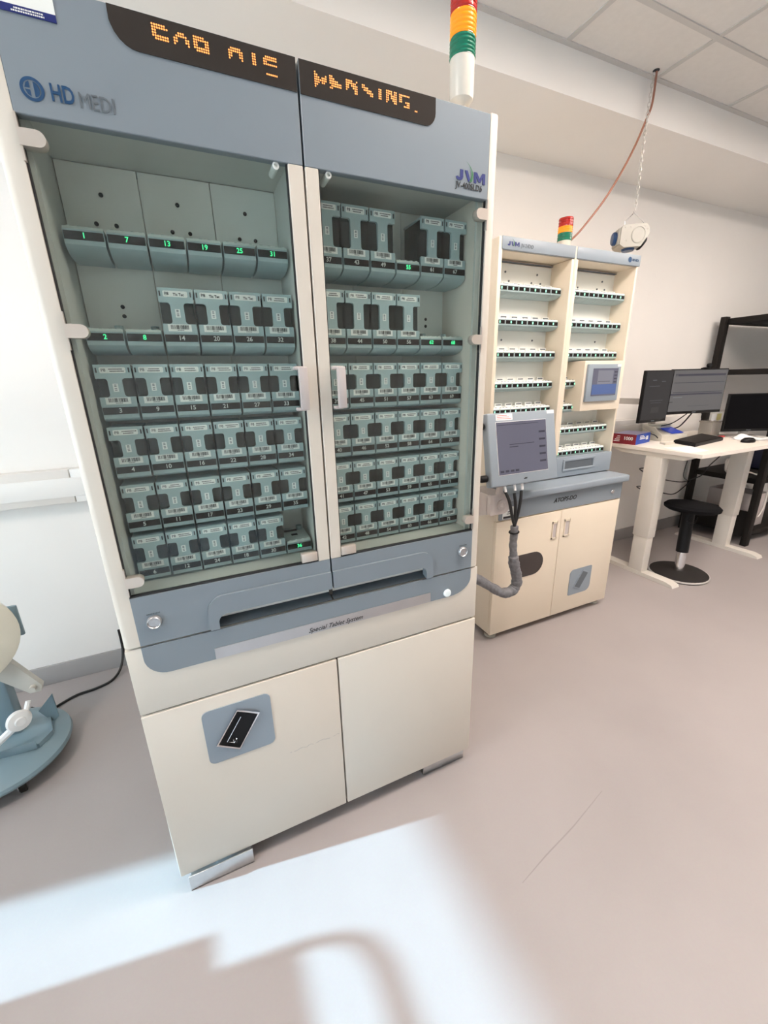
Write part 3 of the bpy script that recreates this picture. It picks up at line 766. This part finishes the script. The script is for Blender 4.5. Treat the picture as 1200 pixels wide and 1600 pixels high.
# inset control box
IN = MB().box(2.226, TX1 - .014, YT - .012, .82, 1.262, 1.530, .002).build('control_box', 'cream2', PK)
MB().box(2.243, 2.502, YT - .026, YT - .010, 1.312, 1.512, .004).build('screen_bezel', 'blue2', IN)
sc = MB().box(2.280, 2.479, YT - .0275, YT - .025, 1.342, 1.489, m=M['screen']).box(2.318, 2.440, YT - .0285, YT - .026, 1.405, 1.478, m=M['screenlight']).box(2.282, 2.477, YT - .0285, YT - .026, 1.350, 1.404, m=M['screenblue'])
for k in range(4): sc.box(2.450, 2.472, YT - .0285, YT - .026, 1.412 + k * .018, 1.418 + k * .018, m=M['screenink'])
sc.box(2.325, 2.42, YT - .029, YT - .026, 1.418, 1.421, m=M['screenink'])
sc.build('screen', None, IN)
MB().box(2.470, 2.498, YT - .0275, YT - .025, 1.497, 1.510).build('sticker', 'paper', IN)
# signal tower on top of it
s2 = MB().lathe([(.030, 2.055), (.033, 2.060), (.033, 2.104)], (2.087, .78, 0)).build('signal_tower', 'lampbase', PK)
lens(2.104, 2.139, 'green_lens', 'green', s2, 2.087, .78, .035, 3); lens(2.140, 2.167, 'amber_lens', 'amber', s2, 2.087, .78, .035, 3); lens(2.168, 2.205, 'red_lens', 'red', s2, 2.087, .78, .035, 3)
# arm bracket on the left front corner, carrying the touch monitor
ab = MB().prism([(.545, .905), (.545, .80), (.60, .78), (.70, .78), (.70, .905)], 'yz', 1.500, 1.600)
ab.prism(rrect(1.50, 1.628, .800, .905, (.01, .05, .05, .01)), 'xz', .520, .548)
ab.lathe([(.026, 0), (.026, .006), (.012, .010), (.010, .008)], (1.566, .520, .850), (0, -1, 0), 20)
ab.build('arm_bracket', 'handle', PK)
MB().tube([(1.56, .54, .87), (1.56, .525, .96), (1.62, .525, 1.10)], .018, 10).build('arm_post', 'handle', PK)

# touch monitor leaning back on the arm
tl = math.radians(11)
TMR = Matrix.Translation(Vector((1.651, .450, .965))) @ Matrix.Rotation(-tl, 4, 'X')
TM = thing('touch_monitor', 'blue-grey framed touch monitor on an arm in front of the packing machine', 'monitor', (1.651, .47, .965))
def tmb(mb, name, m, **k):
    mb.v = [tuple(TMR @ Vector(p)) for p in mb.v]; return mb.build(name, m, TM, **k)
tmb(MB().box(-.206, .206, 0, .045, 0, .340, .008, 3).box(-.16, .16, .045, .062, .05, .29, .006), 'housing', 'blue2')
w_ = .150
tmb(MB().box(-.162, .142, -.002, .004, .051, .298).box(-.006, .006, -.003, .003, .0, .0), 'screen_frame', 'paper')
sc = MB().box(-.160, .140, -.0035, .004, .054, .296, m=M['screen'])
for z0, z1, x0, x1 in ((.282, .284, -.155, .09), (.190, .193, -.09, .06), (.178, .182, -.09, -.04)): sc.box(x0, x1, -.0045, -.002, z0, z1, m=M['screenink'])
for k in range(5): sc.box(.092, .130, -.0045, -.002, .095 + k * .035, .104 + k * .035, m=M['screenink'])
for k in range(4): sc.box(-.152 + k * .03, -.132 + k * .03, -.0045, -.002, .064, .074, m=M['screenink'])
tmb(sc, 'screen', None)
nt = MB().box(-.158, -.062, -.0015, .002, .305, .333, m=M['paper'])
for k in range(3): nt.box(-.152, -.07 - .012 * k, -.0022, 0, .311 + k * .007, .3135 + k * .007, m=M['pink'])
tmb(nt, 'note_sticker', None, label='white sticker with red lines of small print')
tmb(MB().box(.152, .196, -.0015, .002, .322, .338), 'name_sticker', 'paper')
mk = MB().box(-.012, .006, -.001, .001, .022, .026).box(-.006, .010, -.001, .001, .026, .029); tmb(mk, 'maker_mark', 'ink')
for z in (.285, .045):
    tmb(MB().lathe([(.010, 0), (.017, .006), (.017, .034), (.013, .040)], (-.206, .030, z), (-1, 0, 0), 14), 'clamp_knob', 'black')
for x, dx in ((-.115, .008), (-.055, .0), (-.008, -.006)):
    tmb(MB().tube([(x, .020, .004), (x + dx * .4, .018, -.030)], .006, 8), 'plug', 'paper')

# cable loom from the monitor, wrapped in a grey sleeve
LM = thing('cable_loom', 'black monitor cables gathered into a grey sleeve looping left in front of the packing machine', 'cable', (1.61, .45, .39))
J = (1.600, .452, .752)
for a in ((1.541, .470, .935), (1.597, .468, .918), (1.640, .467, .925)):
    MB().tube([a, ((a[0] * .7 + J[0] * .3), .455, a[2] - .05), ((a[0] * .3 + J[0] * .7), .452, .80), J, (1.602, .452, .715)], .0075, 8, smooth=6).build('cable', 'cable', LM)
sp = [(1.600, .452, .752), (1.601, .452, .710), (1.598, .450, .655), (1.606, .450, .600), (1.612, .448, .55), (1.632, .448, .49), (1.640, .448, .435), (1.615, .450, .395), (1.560, .458, .392), (1.50, .475, .43), (1.40, .50, .50), (1.25, .52, .58), (1.10, .50, .60), (1.036, .49, .60)]
cp = catmull(sp, 8); rs = []
for i in range(len(cp)):
    rs.append((.019 if i < 26 else .027 if i < 64 else .024) * (1 + .05 * math.sin(i * .83) + random.uniform(-.05, .05)))
MB().tube(cp, rs, 12).build('sleeve', 'sleeve', LM)
MB().tube([(1.600 + .023 * math.cos(a), .452 + .023 * math.sin(a), .722 + .003 * math.cos(a)) for a in [i * PI / 8 for i in range(16)]], .0035, 6, closed=True).build('cable_tie', 'black', LM)

# ------------------------------------------------------------------ hanging socket block, chain and cord
HB = thing('hanging_socket_block', 'ivory hanging power block with dark blue sockets above the packing machine', 'power block', (2.52, .744, 2.085))
HR = Matrix.Translation(Vector((2.523, .744, 2.155))) @ Matrix.Scale(.70, 4) @ Matrix.Scale(1.14, 4, (0, 0, 1)) @ Matrix.Rotation(math.radians(-32), 4, 'Z')
def hbm(mb, name, m):
    mb.v = [tuple(HR @ Vector(p)) for p in mb.v]; return mb.build(name, m, HB)
hx = [(-.095, -.050), (-.065, -.068), (.055, -.068), (.105, .000), (.105, .035), (.080, .062), (-.080, .062), (-.095, .045)]
hbm(MB().prism(hx, 'xz', -.075, .075), 'body', 'ivory')
rg = MB().lathe([(.050, 0), (.050, .004), (.044, .006), (.043, .002), (.010, .002)], (.030, -.075, .000), (0, -1, 0), 28)
for x, z in ((-.07, .048), (-.03, .048), (.07, .048), (.09, .03), (-.05, -.03), (.065, -.04), (-.08, -.045)): rg.lathe([(.004, 0), (.004, .003)], (x, -.075, z), (0, -1, 0), 8, m=None)
hbm(rg, 'round_cover', 'ivory')
hbm(MB().box(-.106, -.094, -.060, .060, -.048, .048, .003), 'socket_plate', 'ivory')
hbm(MB().lathe([(.040, 0), (.040, .018), (.034, .026), (.01, .028)], (-.105, 0, -.002), (-1, 0, 0), 20, m=None), 'socket', 'socketblue')
hbm(MB().lathe([(.046, 0), (.046, .010), (.040, .022), (.01, .022)], (-.01, -.01, -.060), (0, 0, -1), 20), 'socket', 'socketblue')
hbm(MB().lathe([(.045, 0), (.045, .010), (.036, .018), (.01, .018)], (.085, 0, -.035), (.80, 0, -.6), 20), 'socket', 'black')
hbm(MB().tube([(-.070, -.05, .062), (-.070, -.05, .085), (-.004, -.01, .138), (0, 0, .152), (.004, -.01, .138), (.068, -.04, .075), (.072, -.04, .055)], .0028, 6).lathe([(.010, .060), (.010, .074), (.006, .078)], (-.02, .02, 0), n=10), 'bail_hook', 'chrome')
ch = MB(); z = 2.288; i = 0
while z < 2.862:
    R2 = Matrix.Translation(Vector((2.530 + .004 * math.sin(z * 9), .744, z))) @ Matrix.Rotation(PI / 2 * (i % 2) + .4, 4, 'Z')
    ch.tube([(.0062 * math.cos(a), 0, .0125 * math.sin(a)) for a in [k * PI / 5 for k in range(10)]], .0019, 5, closed=True, T=R2); z += .0192; i += 1
solo(ch, 'chain', 'chain', 'thin metal link chain from the ceiling tile down to the hanging power block', 'chain')
cd = MB().tube([(2.545, .740, 2.868), (2.552, .745, 2.746), (2.533, .75, 2.678), (2.450, .75, 2.511), (2.325, .755, 2.325), (2.191, .77, 2.170), (2.128, .79, 2.105), (2.118, .80, 2.062)], .0052, 8, smooth=6)
pcd = solo(cd, 'power_cord', 'copper', 'orange-brown cord sagging from the ceiling tile to the back machine top', 'cord')
ORG[pcd.name] = tuple(pcd.location)
MB().lathe([(.012, 0), (.015, .002), (.015, .004), (.008, .004)], (2.542, .741, ZC - .004)).build('hole_shade_disc', 'ink', pcd)  # dark disc stands in for the shaded hole in the tile

# ------------------------------------------------------------------ desk, stool and what stands on the desk
DK = thing('standing_desk', 'white height-adjustable desk with two telescopic legs beside the packing machine', 'desk', (3.72, .85, 0))
MB().prism([(3.13, .487), (4.36, .487), (4.36, 1.240), (3.13, 1.240)], 'xy', .932, .957).build('desk_top', 'deskwhite', DK)
for x in (3.18, 4.27):
    lg_ = MB().box(x - .042, x + .042, .735, .855, .30, .90, .006).build('leg', 'metalwhite', DK)
    MB().box(x - .036, x + .036, .742, .848, .022, .31, .004).build('lower_tube', 'metalwhite', lg_)
    MB().prism([(.505, .0), (.515, .018), (.56, .030), (1.10, .030), (1.15, .018), (1.16, 0)], 'yz', x - .038, x + .038).build('foot', 'metalwhite', DK)
    MB().prism([(.53, .932), (.60, .900), (1.05, .900), (1.14, .932)], 'yz', x - .035, x + .035).build('support_arm', 'metalwhite', DK)
MB().box(3.2, 4.25, .76, .82, .90, .931).build('cross_bar', 'metalwhite', DK)

ST = thing('perching_stool', 'black round perching stool with steel post and disc base, under the desk', 'stool', (3.42, .635, 0))
MB().lathe([(.188, 0), (.193, .008), (.188, .020), (.182, .024), (.05, .034), (.03, .036)], (3.42, .635, 0), n=40).build('base', 'rubber', ST)
MB().tube([(3.42 + .189 * math.cos(a), .635 + .189 * math.sin(a), .012) for a in [i * PI / 24 for i in range(48)]], .008, 6, closed=True).build('base_rim', 'greymetal', ST)
ax = Vector((.03, .03, .46)).normalized()
MB().lathe([(.033, .0), (.033, .155)], (3.42, .635, .034), ax, 20).build('post', 'chrome', ST)
MB().lathe([(.040, .145), (.040, .44), (.055, .46)], (3.42, .635, .034), ax, 20).build('post_cover', 'black', ST)
MB().lathe([(.06, .460), (.150, .468), (.172, .482), (.175, .499), (.158, .515), (.08, .524), (.01, .525)], (3.412, .635, .034), (.06, .02, 1), 40).build('seat', 'seat', ST)
MB().tube([(3.36, .60, .478), (3.30, .58, .455), (3.34, .56, .445), (3.41, .58, .470)], .004, 6, smooth=5).build('lever', 'black', ST)

zt = .957
def monitor(name, label, a, b_, z0, z1, mats, lean=0.0, stand=None):
    """flat screen between ground points a -> b_ (x, y of left and right edge), bottom z0, top z1"""
    A = Vector((a[0], a[1], 0)); B = Vector((b_[0], b_[1], 0)); w = (B - A).length; d = (B - A).normalized()
    n = Vector((-d.y, d.x, 0))      # away from the viewer
    T = Matrix(((d.x, n.x, 0, a[0]), (d.y, n.y, 0, a[1]), (0, 0, 1, 0), (0, 0, 0, 1)))
    base = ((a[0] + b_[0]) / 2 + n.x * .1, (a[1] + b_[1]) / 2 + n.y * .1, zt)
    t = thing(name, label, 'monitor', base)
    def bb(mb, nm, m=None):
        mb.v = [tuple(T @ Vector(p)) for p in mb.v]; return mb.build(nm, m, t)
    bb(MB().box(0, w, 0, .022, z0, z1, .003).box(w * .2, w * .8, .02, .05, z0 + .06, z1 - .06, .008), 'housing', 'black')
    s = MB(); s.box(.008, w - .008, -.0012, .001, z0 + .020, z1 - .008, m=M[mats[0]])
    for x0, x1, u0, u1, m in mats[1]: s.box(.008 + x0 * (w - .016), .008 + x1 * (w - .016), -.002, 0, z0 + .02 + u0 * (z1 - z0 - .028), z0 + .02 + u1 * (z1 - z0 - .028), m=M[m])
    bb(s, 'screen')
    bb(MB().box(w / 2 - .018, w / 2 + .018, -.0008, .001, z0 + .007, z0 + .013), 'maker_mark', 'inkgrey')
    if stand: bb(stand(w), 'stand', 'greymetal')
    return t, T
lines = [(.03, .97, .86, .91, 'screenink'), (.03, .08, .84, .90, 'pcscreen'), (.03, .97, .695, .71, 'screenink'), (.03, .97, .46, .475, 'screenink'), (.0, .97, .40, .44, 'screenink'), (.0, .06, .23, .245, 'black'), (.35, .75, .12, .125, 'screenink'), (.05, .22, .34, .36, 'inkgrey')]
mR, TR_ = monitor('flat_monitor', 'slim black monitor showing a grey form page, with a webcam on top', (3.36, .90), (3.875, .822), 1.168, 1.481, ('pcscreen', lines), stand=lambda w: MB().box(w / 2 - .025, w / 2 + .025, .32, .345, .957, 1.35, .003).box(w / 2 - .07, w / 2 + .07, .30, .368, .957, .965, .003).box(w / 2 - .02, w / 2 + .02, .04, .345, 1.29, 1.33))
wc = MB().box(.285, .330, -.010, .020, 1.481, 1.490, .003).lathe([(.014, 0), (.016, .01), (.014, .02)], (.312, .004, 1.503), (0, -1, 0), 14).tube([(.262, .01, 1.483), (.290, .01, 1.486)], .004, 6)
wc.v = [tuple(TR_ @ Vector(p)) for p in wc.v]
wo = solo(wc, 'webcam', 'black', 'small black webcam clipped on top of the grey-screened monitor', 'webcam')
lin2 = [(.15, .55, .70, .705, 'inkgrey'), (.25, .75, .40, .404, 'inkgrey'), (.3, .7, .35, .353, 'inkgrey'), (.35, .65, .14, .26, 'ink'), (.25, .4, .82, .83, 'inkgrey'), (.6, .75, .79, .80, 'inkgrey')]
mL, TL_ = monitor('flat_monitor', 'black monitor with a dim dark page, left of the grey-screened one and angled towards it', (3.035, .875), (3.345, .888), 1.128, 1.476, ('pcdark', lin2), stand=lambda w: MB().box(.075, .115, .30, .325, .957, 1.33, .003).box(.05, .14, .27, .345, .957, .965, .003).box(.08, .11, .04, .325, 1.25, 1.29))
def blk(w): return MB().box(w / 2 - .03, w / 2 + .03, .03, .06, .957, 1.15, .004).box(w / 2 - .12, w / 2 + .12, -.05, .14, .957, .966, .003)
mB, TB_ = monitor('flat_monitor', 'wide switched-off black monitor at the right edge, in front of the black rack', (4.03, .855), (4.395, .68), 1.005, 1.293, ('offscreen', []), stand=blk)

CT = thing('carton', 'dark red carton marked 1000 with a blue end, at the left edge of the desk', 'box', (3.25, 1.02, zt))
CR = Matrix.Translation(Vector((3.170, .965, zt))) @ Matrix.Rotation(math.radians(12), 4, 'Z')
cb = MB().box(-.0, .235, 0, .22, 0, .074, .001, 1, m=M['redbox'])
cb = MB(); cb.add([(0, 0, 0), (.235, 0, 0), (.235, .165, 0), (0, .165, 0), (0, 0, .074), (.235, 0, .074), (.235, .165, .074), (0, .165, .074)],
                  [(3, 2, 1, 0)], M['redbox'])
o_ = cb.v; cb.add(o_[:8], [(0, 3, 7, 4), (2, 3, 7, 6)], M['redbox']); cb.add(o_[:8], [(0, 1, 5, 4)], M['bluebox']); cb.add(o_[:8], [(4, 5, 6, 7)], M['lilac']); cb.add(o_[:8], [(1, 2, 6, 5)], M['bluebox'])
cb.v = [tuple(CR @ Vector(p)) for p in cb.v]; cb.build('box_body', None, CT)
pr = MB(); TT = CR @ Matrix.Rotation(-PI / 2, 4, 'Z') @ FRONT
text(pr, "1000", .034, CR @ Vector((-.0012, .055, .042)), T=Matrix.Rotation(math.radians(12), 4, 'Z') @ Matrix.Rotation(-PI / 2, 4, 'Z') @ FRONT, bold=.0008)
pr.build('large_figures', 'paper', CT); pr = MB()
for k in range(4): 
    bx = MB().box(-.0012, .0, .115, .158 - .008 * k, .018 + k * .012, .0225 + k * .012); bx.v = [tuple(CR @ Vector(p)) for p in bx.v]; pr.add(bx.v, bx.f)
pr.build('small_print', 'paper', CT); pr = MB()
for k in range(3):
    bx = MB().box(.06, .16 - .02 * k, -.0012, 0, .034 + k * .011, .040 + k * .011); bx.v = [tuple(CR @ Vector(p)) for p in bx.v]; pr.add(bx.v, bx.f)
pr.build('end_print', 'paper', CT); pr = MB()
bx = MB().box(.165, .20, -.0012, 0, .024, .052); bx.v = [tuple(CR @ Vector(p)) for p in bx.v]; pr.add(bx.v, bx.f)
pr.build('end_label', 'paper', CT)

lp = MB(); lp.prism([(3.415, .695), (3.895, .770), (4.00, .985), (3.475, .880)], 'xy', zt, zt + .022)
LPO = thing('laptop', 'closed dark laptop lying on the desk in front of the monitors', 'laptop', (3.7, .83, zt))
lp.build('body', 'black', LPO)
MB().prism([(3.424, .703), (3.885, .774), (3.980, .972), (3.478, .874)], 'xy', zt + .022, zt + .027).build('screen_lid', 'blackmatt', LPO)
ms = MB(); 
for (rx, ry, hz) in ((1, 1, 0),):
    ring_ = [[(.055 * c_ * math.cos(a), .032 * c_ * math.sin(a), h_) for a in [k * PI / 10 for k in range(20)]] for c_, h_ in ((1, 0), (1.04, .010), (.92, .022), (.6, .032), (.15, .035))]
    v = [p for q_ in ring_ for p in q_]; f = []
    for i in range(4):
        for k in range(20): f.append((i * 20 + k, i * 20 + (k + 1) % 20, (i + 1) * 20 + (k + 1) % 20, (i + 1) * 20 + k))
    f += [tuple(range(20)), tuple(80 + k for k in range(20))]
    ms.add(v, f, None, Matrix.Translation(Vector((3.935, .628, zt))) @ Matrix.Rotation(math.radians(-12), 4, 'Z'))
solo(ms, 'mouse', 'black', 'black computer mouse near the front edge of the desk', 'mouse')
def sheet(pts, z, name, label, lift=None, group=None):
    mb = MB(); mb.prism(pts, 'xy', z, z + .0012); return solo(mb, name, 'paper', label, 'paper', group)
sheet([(3.140, .575), (3.335, .560), (3.430, .735), (3.215, .790)], zt, 'paper_sheet', 'white paper sheet lying at the front left corner of the desk')
pf = MB(); gx = 7; v = []; f = []
for i in range(gx):
    for j in range(gx):
        u, w2 = i / (gx - 1), j / (gx - 1)
        x = 3.98 + .34 * u + .04 * w2; y = .68 + .11 * w2 - .16 * u
        hgt = .055 * math.exp(-((u - .22) ** 2 + (w2 - .75) ** 2) / .02) + .006 * math.sin(9 * u) ** 2 + .003
        v += [(x, y, zt + hgt)]
for i in range(gx - 1):
    for j in range(gx - 1): f.append((i * gx + j, (i + 1) * gx + j, (i + 1) * gx + j + 1, i * gx + j + 1))
nv = len(v); v += [(p[0], p[1], zt + .0005) for p in v[:nv]]; f += [tuple(nv + q for q in fc[::-1]) for fc in f[:]]
pf.add(v, f); solo(pf, 'paper_sheet', 'paper', 'crumpled white paper beside the mouse at the right end of the desk', 'paper')
kb = MB().prism([(3.34, .855), (3.44, .85), (3.47, .90), (3.37, .915)], 'xy', zt, zt + .012)
solo(kb, 'paper_tray', 'device', 'small pale tray beside the red carton on the desk', 'tray')
PRT = thing('label_printer', 'pale desktop label printer with a blue front display, below the monitors', 'printer', (3.62, 1.06, zt))
PR = Matrix.Translation(Vector((3.62, 1.045, zt))) @ Matrix.Rotation(math.radians(-8), 4, 'Z')
def prb(mb, n_, m): mb.v = [tuple(PR @ Vector(p)) for p in mb.v]; return mb.build(n_, m, PRT)
prb(MB().prism([(-.09, 0), (-.09, .040), (.0, .060), (.09, .085), (.09, 0)], 'yz', -.13, .13), 'body', 'device')
prb(MB().prism([(-.088, .042), (-.010, .100), (.09, .110), (.09, .083)], 'yz', -.125, -.115).box(-.125, .10, .04, .10, .08, .112, .004), 'cover', 'device')
prb(MB().add([(.0, -.06, .0515), (.12, -.06, .0515), (.12, .05, .082), (.0, .05, .082), (.0, -.06, .055), (.12, -.06, .055), (.12, .05, .086), (.0, .05, .086)], [(0, 1, 2, 3), (4, 5, 6, 7), (0, 1, 5, 4), (2, 3, 7, 6), (1, 2, 6, 5), (0, 3, 7, 4)]), 'display', 'bluescreen')
BN = thing('storage_box', 'cloudy clear plastic box holding pens behind the laptop', 'box', (4.09, .98, zt))
MB().box(4.03, 4.15, .93, 1.03, zt, zt + .115, .006).build('shell', 'clearbox', BN)
MB().box(4.025, 4.155, .925, 1.035, zt + .112, zt + .122, .004).build('rim', 'clearbox', BN)
for x, c_, l_ in ((4.055, 'paper', 'white sticky note standing up behind the clear box'), (4.125, 'note', 'yellow sticky note standing up behind the clear box')):
    nb = MB().box(x - .030, x + .030, .945, .947, 1.085, 1.135, T=None).box(x - .004, x + .004, .947, .952, zt + .1235, 1.10)
    solo(nb, 'sticky_note', c_, l_, 'note')
for i, (x, y, m_, l_) in enumerate(((3.98, .885, 'pink', 'pink wrapper strip beside the laptop'), (4.05, .86, 'pink', 'red strip lying beside the white paper on the desk'), (4.045, .915, 'greymetal', 'grey clip lying by the clear box'))):
    solo(MB().box(x, x + .05, y, y + .028, zt, zt + .012, .003, T=None), 'small_packet', m_, l_, 'packet')
# cables on and under the desk
def cable(pts, label, r=.004, m='cable', name='cable'):
    return solo(MB().tube(pts, r, 6, smooth=6), name, m, label, 'cable')
cable([(3.30, 1.10, zt + .006), (3.36, 1.05, zt + .06), (3.45, 1.02, zt + .05), (3.50, 1.0, zt + .006)], 'black cable arching over the desk behind the red carton')
cable([(3.66, .93, 1.16), (3.64, 1.02, 1.08), (3.62, 1.14, 1.04), (3.66, 1.20, .99), (3.70, 1.245, .90)], 'black cable hanging from the grey-screened monitor')
cable([(3.72, .93, 1.16), (3.75, 1.02, 1.05), (3.78, 1.12, 1.02), (3.85, 1.22, .98), (3.88, 1.25, .92)], 'thicker black cable looping down behind the grey-screened monitor', .005)
cable([(3.222, .85, .80), (3.32, 1.0, .755), (3.55, 1.0, .66), (3.867, 1.0, .587), (4.02, 1.0, .59), (4.168, 1.0, .613), (4.22, .98, .70), (4.24, .86, .88)], 'upper black cable slung below the desk', .0045)
cable([(3.222, .85, .66), (3.32, 1.0, .617), (3.45, 1.0, .56), (3.60, 1.0, .535), (3.81, 1.0, .489), (3.95, 1.0, .54), (4.02, 1.0, .583)], 'lower black cable slung below the desk', .0045)
cable([(3.93, .98, .931), (3.92, 1.0, .78), (3.90, 1.0, .64), (3.96, 1.0, .593)], 'thin black cable dropping straight from the desk underside', .003)

# black rack behind the desk
RK = thing('steel_rack', 'tall black steel rack behind the right end of the desk', 'rack', (5.1, 1.0, 0))
for x in (4.475, 5.70):
    for y in (.715, 1.235):
        MB().box(x - .03, x + .03, y - .022, y + .022, 0, 1.90, .003).build('post', 'blackmatt', RK)
for z, n_ in ((1.84, 'shelf'), (1.43, 'shelf'), (.545, 'shelf'), (.075, 'shelf')):
    MB().box(4.475, 5.70, .72, 1.24, z, z + .045, .003).build(n_, 'blackmatt', RK)
MB().box(4.47, 4.485, .72, 1.24, .08, .30).build('side_panel', 'blackmatt', RK)
rope = MB(); rr_ = random.Random(3)
for k in range(6):
    cx, cy, cz = 4.59 + .035 * k, 1.02 + .02 * (k % 3), .64 + .015 * (k % 2); a0 = rr_.uniform(0, 3)
    rope.tube([(cx + .085 * math.cos(a) * (1 + .2 * math.sin(2 * a)), cy + .03 * math.sin(a + a0), cz + .050 * math.sin(a)) for a in [q_ * PI / 8 for q_ in range(16)]], .0085, 6, closed=True)
rope.tube([(4.62, .95, .62), (4.64, .80, .59), (4.63, .72, .54), (4.60, .70, .40), (4.58, .695, .32), (4.52, .69, .26)], .0075, 6, smooth=5)
solo(rope, 'coiled_cable', 'ropewhite', 'tangle of white coiled cables on the low rack shelf', 'cable')
CS = thing('instrument_case', 'dark navy instrument case on the low rack shelf', 'case', (5.05, .95, .59))
MB().box(4.90, 5.30, .76, 1.15, .59, .84, .02, 3).build('body', 'navybox', CS)
MB().tube([(4.98, .765, .80), (4.98, .745, .80), (5.18, .745, .80), (5.18, .765, .80)], .008, 6).build('handle', 'black', CS)
MB().box(4.90, 5.0, .757, .761, .68, .70).build('badge', 'inkgrey', CS)
solo(MB().box(4.62, 4.84, .78, 1.15, .12, .42, .006), 'storage_carton', 'handle', 'grey-brown carton on the bottom rack shelf', 'box')

# ------------------------------------------------------------------ trolley machine at the left edge
TR = thing('wheeled_machine', 'pale blue round-based wheeled machine with a cream drum at the left edge', 'machine', (-.66, .78, 0))
c0 = (-.665, .785)
MB().lathe([(.215, .062), (.238, .060), (.242, .070), (.238, .082), (.20, .105), (.10, .122), (.02, .124)], (c0[0], c0[1], 0), n=56).build('base_disc', 'tblue', TR)
for a in (-55, 35, 125, 215):
    x, y = c0[0] + .195 * math.cos(math.radians(a)), c0[1] + .195 * math.sin(math.radians(a))
    cs = MB().box(x - .012, x + .012, y - .014, y + .014, .038, .062, .002).box(x - .013, x - .009, y - .016, y + .016, .012, .05).box(x + .009, x + .013, y - .016, y + .016, .012, .05)
    cs_ = cs.build('caster', 'chrome', TR)
    MB().lathe([(.023, -.011), (.026, -.008), (.026, .008), (.023, .011)], (x, y, .026), (1, .3, 0), 18).build('wheel', 'rubber', cs_)
pc = MB().prism([(-.66, .73), (-.50, .70), (-.47, .76), (-.50, .86), (-.66, .88)], 'xy', .110, .128)
pc.prism([(-.495, .10), (-.47, .12), (-.47, .235), (-.53, .17)], 'xz', .85, .856)
pc.box(-.68, -.505, .690, .697, .115, .150, .002)
pc.box(-.64, -.58, .80, .86, .12, .62, .006)
pc.build('bracket', 'tblue', TR)
dax = Vector((.50, -.86, .02)).normalized()
MB().lathe([(.16, -.035), (.178, -.030), (.180, .0), (.178, .030), (.165, .036), (.02, .038)], (-.640, .715, .612), dax, 48).build('drum', 'tcream', TR)
MB().box(-.64, -.486, .835, .85, .535, .665, .006, T=None).build('back_plate', 'tblue', TR)
MB().prism([(-.60, .50), (-.545, .49), (-.462, .335), (-.470, .31), (-.505, .31), (-.60, .42)], 'xz', .775, .80).lathe([(.012, 0), (.012, .02)], (-.490, .775, .335), (0, -1, 0), 14).build('linkage_arm', 'tgrey', TR)
kn = MB().lathe([(.012, -.02), (.036, -.012), (.040, .0), (.036, .010), (.018, .014), (.015, .02)], (-.528, .69, .262), (.55, -.80, .1), 28)
kn.tube([(-.528, .70, .250), (-.60, .68, .20), (-.66, .67, .165)], .014, 8); kn.tube([(-.500, .73, .31), (-.512, .71, .27)], .009, 8)
kn.build('hand_knob', 'twhite', TR)
solo(MB().tube([(-.625, 1.032, .072), (-.572, 1.05, .012), (-.552, 1.09, .006), (-.485, 1.136, .006), (-.406, 1.150, .006), (-.342, 1.185, .006), (-.306, 1.24, .03), (-.29, 1.296, .10), (-.288, 1.304, .22)], .0062, 8, smooth=6), 'mains_cable', 'cable', 'black mains cable on the floor from the wheeled machine to the wall', 'cable')

# ------------------------------------------------------------------ trolley standing in the window light, left of the picture
UT = thing('utility_trolley', 'grey utility trolley with a tubular handle standing in the window light at the left', 'trolley', (-1.6, -.25, 0))
MB().box(-1.80, -1.35, -.62, .095, .09, .53, .006).build('cabinet', 'greymetal', UT)
MB().box(-1.76, -1.335, -.62, .005, .53, .60, .004).build('top_tray', 'greymetal', UT)
MB().tube([(-1.36, .0, .50), (-1.36, .0, .615), (-1.355, -.012, .645), (-1.345, -.04, .662), (-1.33, -.10, .668), (-1.33, -.50, .668), (-1.345, -.56, .662), (-1.355, -.588, .645), (-1.36, -.60, .615), (-1.36, -.60, .5)], .013, 10).build('handle', 'steel', UT)
for x in (-1.75, -1.40):
    for y in (-.56, .04):
        MB().lathe([(.035, -.012), (.038, -.008), (.038, .008), (.035, .012)], (x, y, .038), (1, 0, 0), 16).box(x - .01, x + .01, y - .015, y + .015, .06, .091).build('caster', 'rubber', UT)
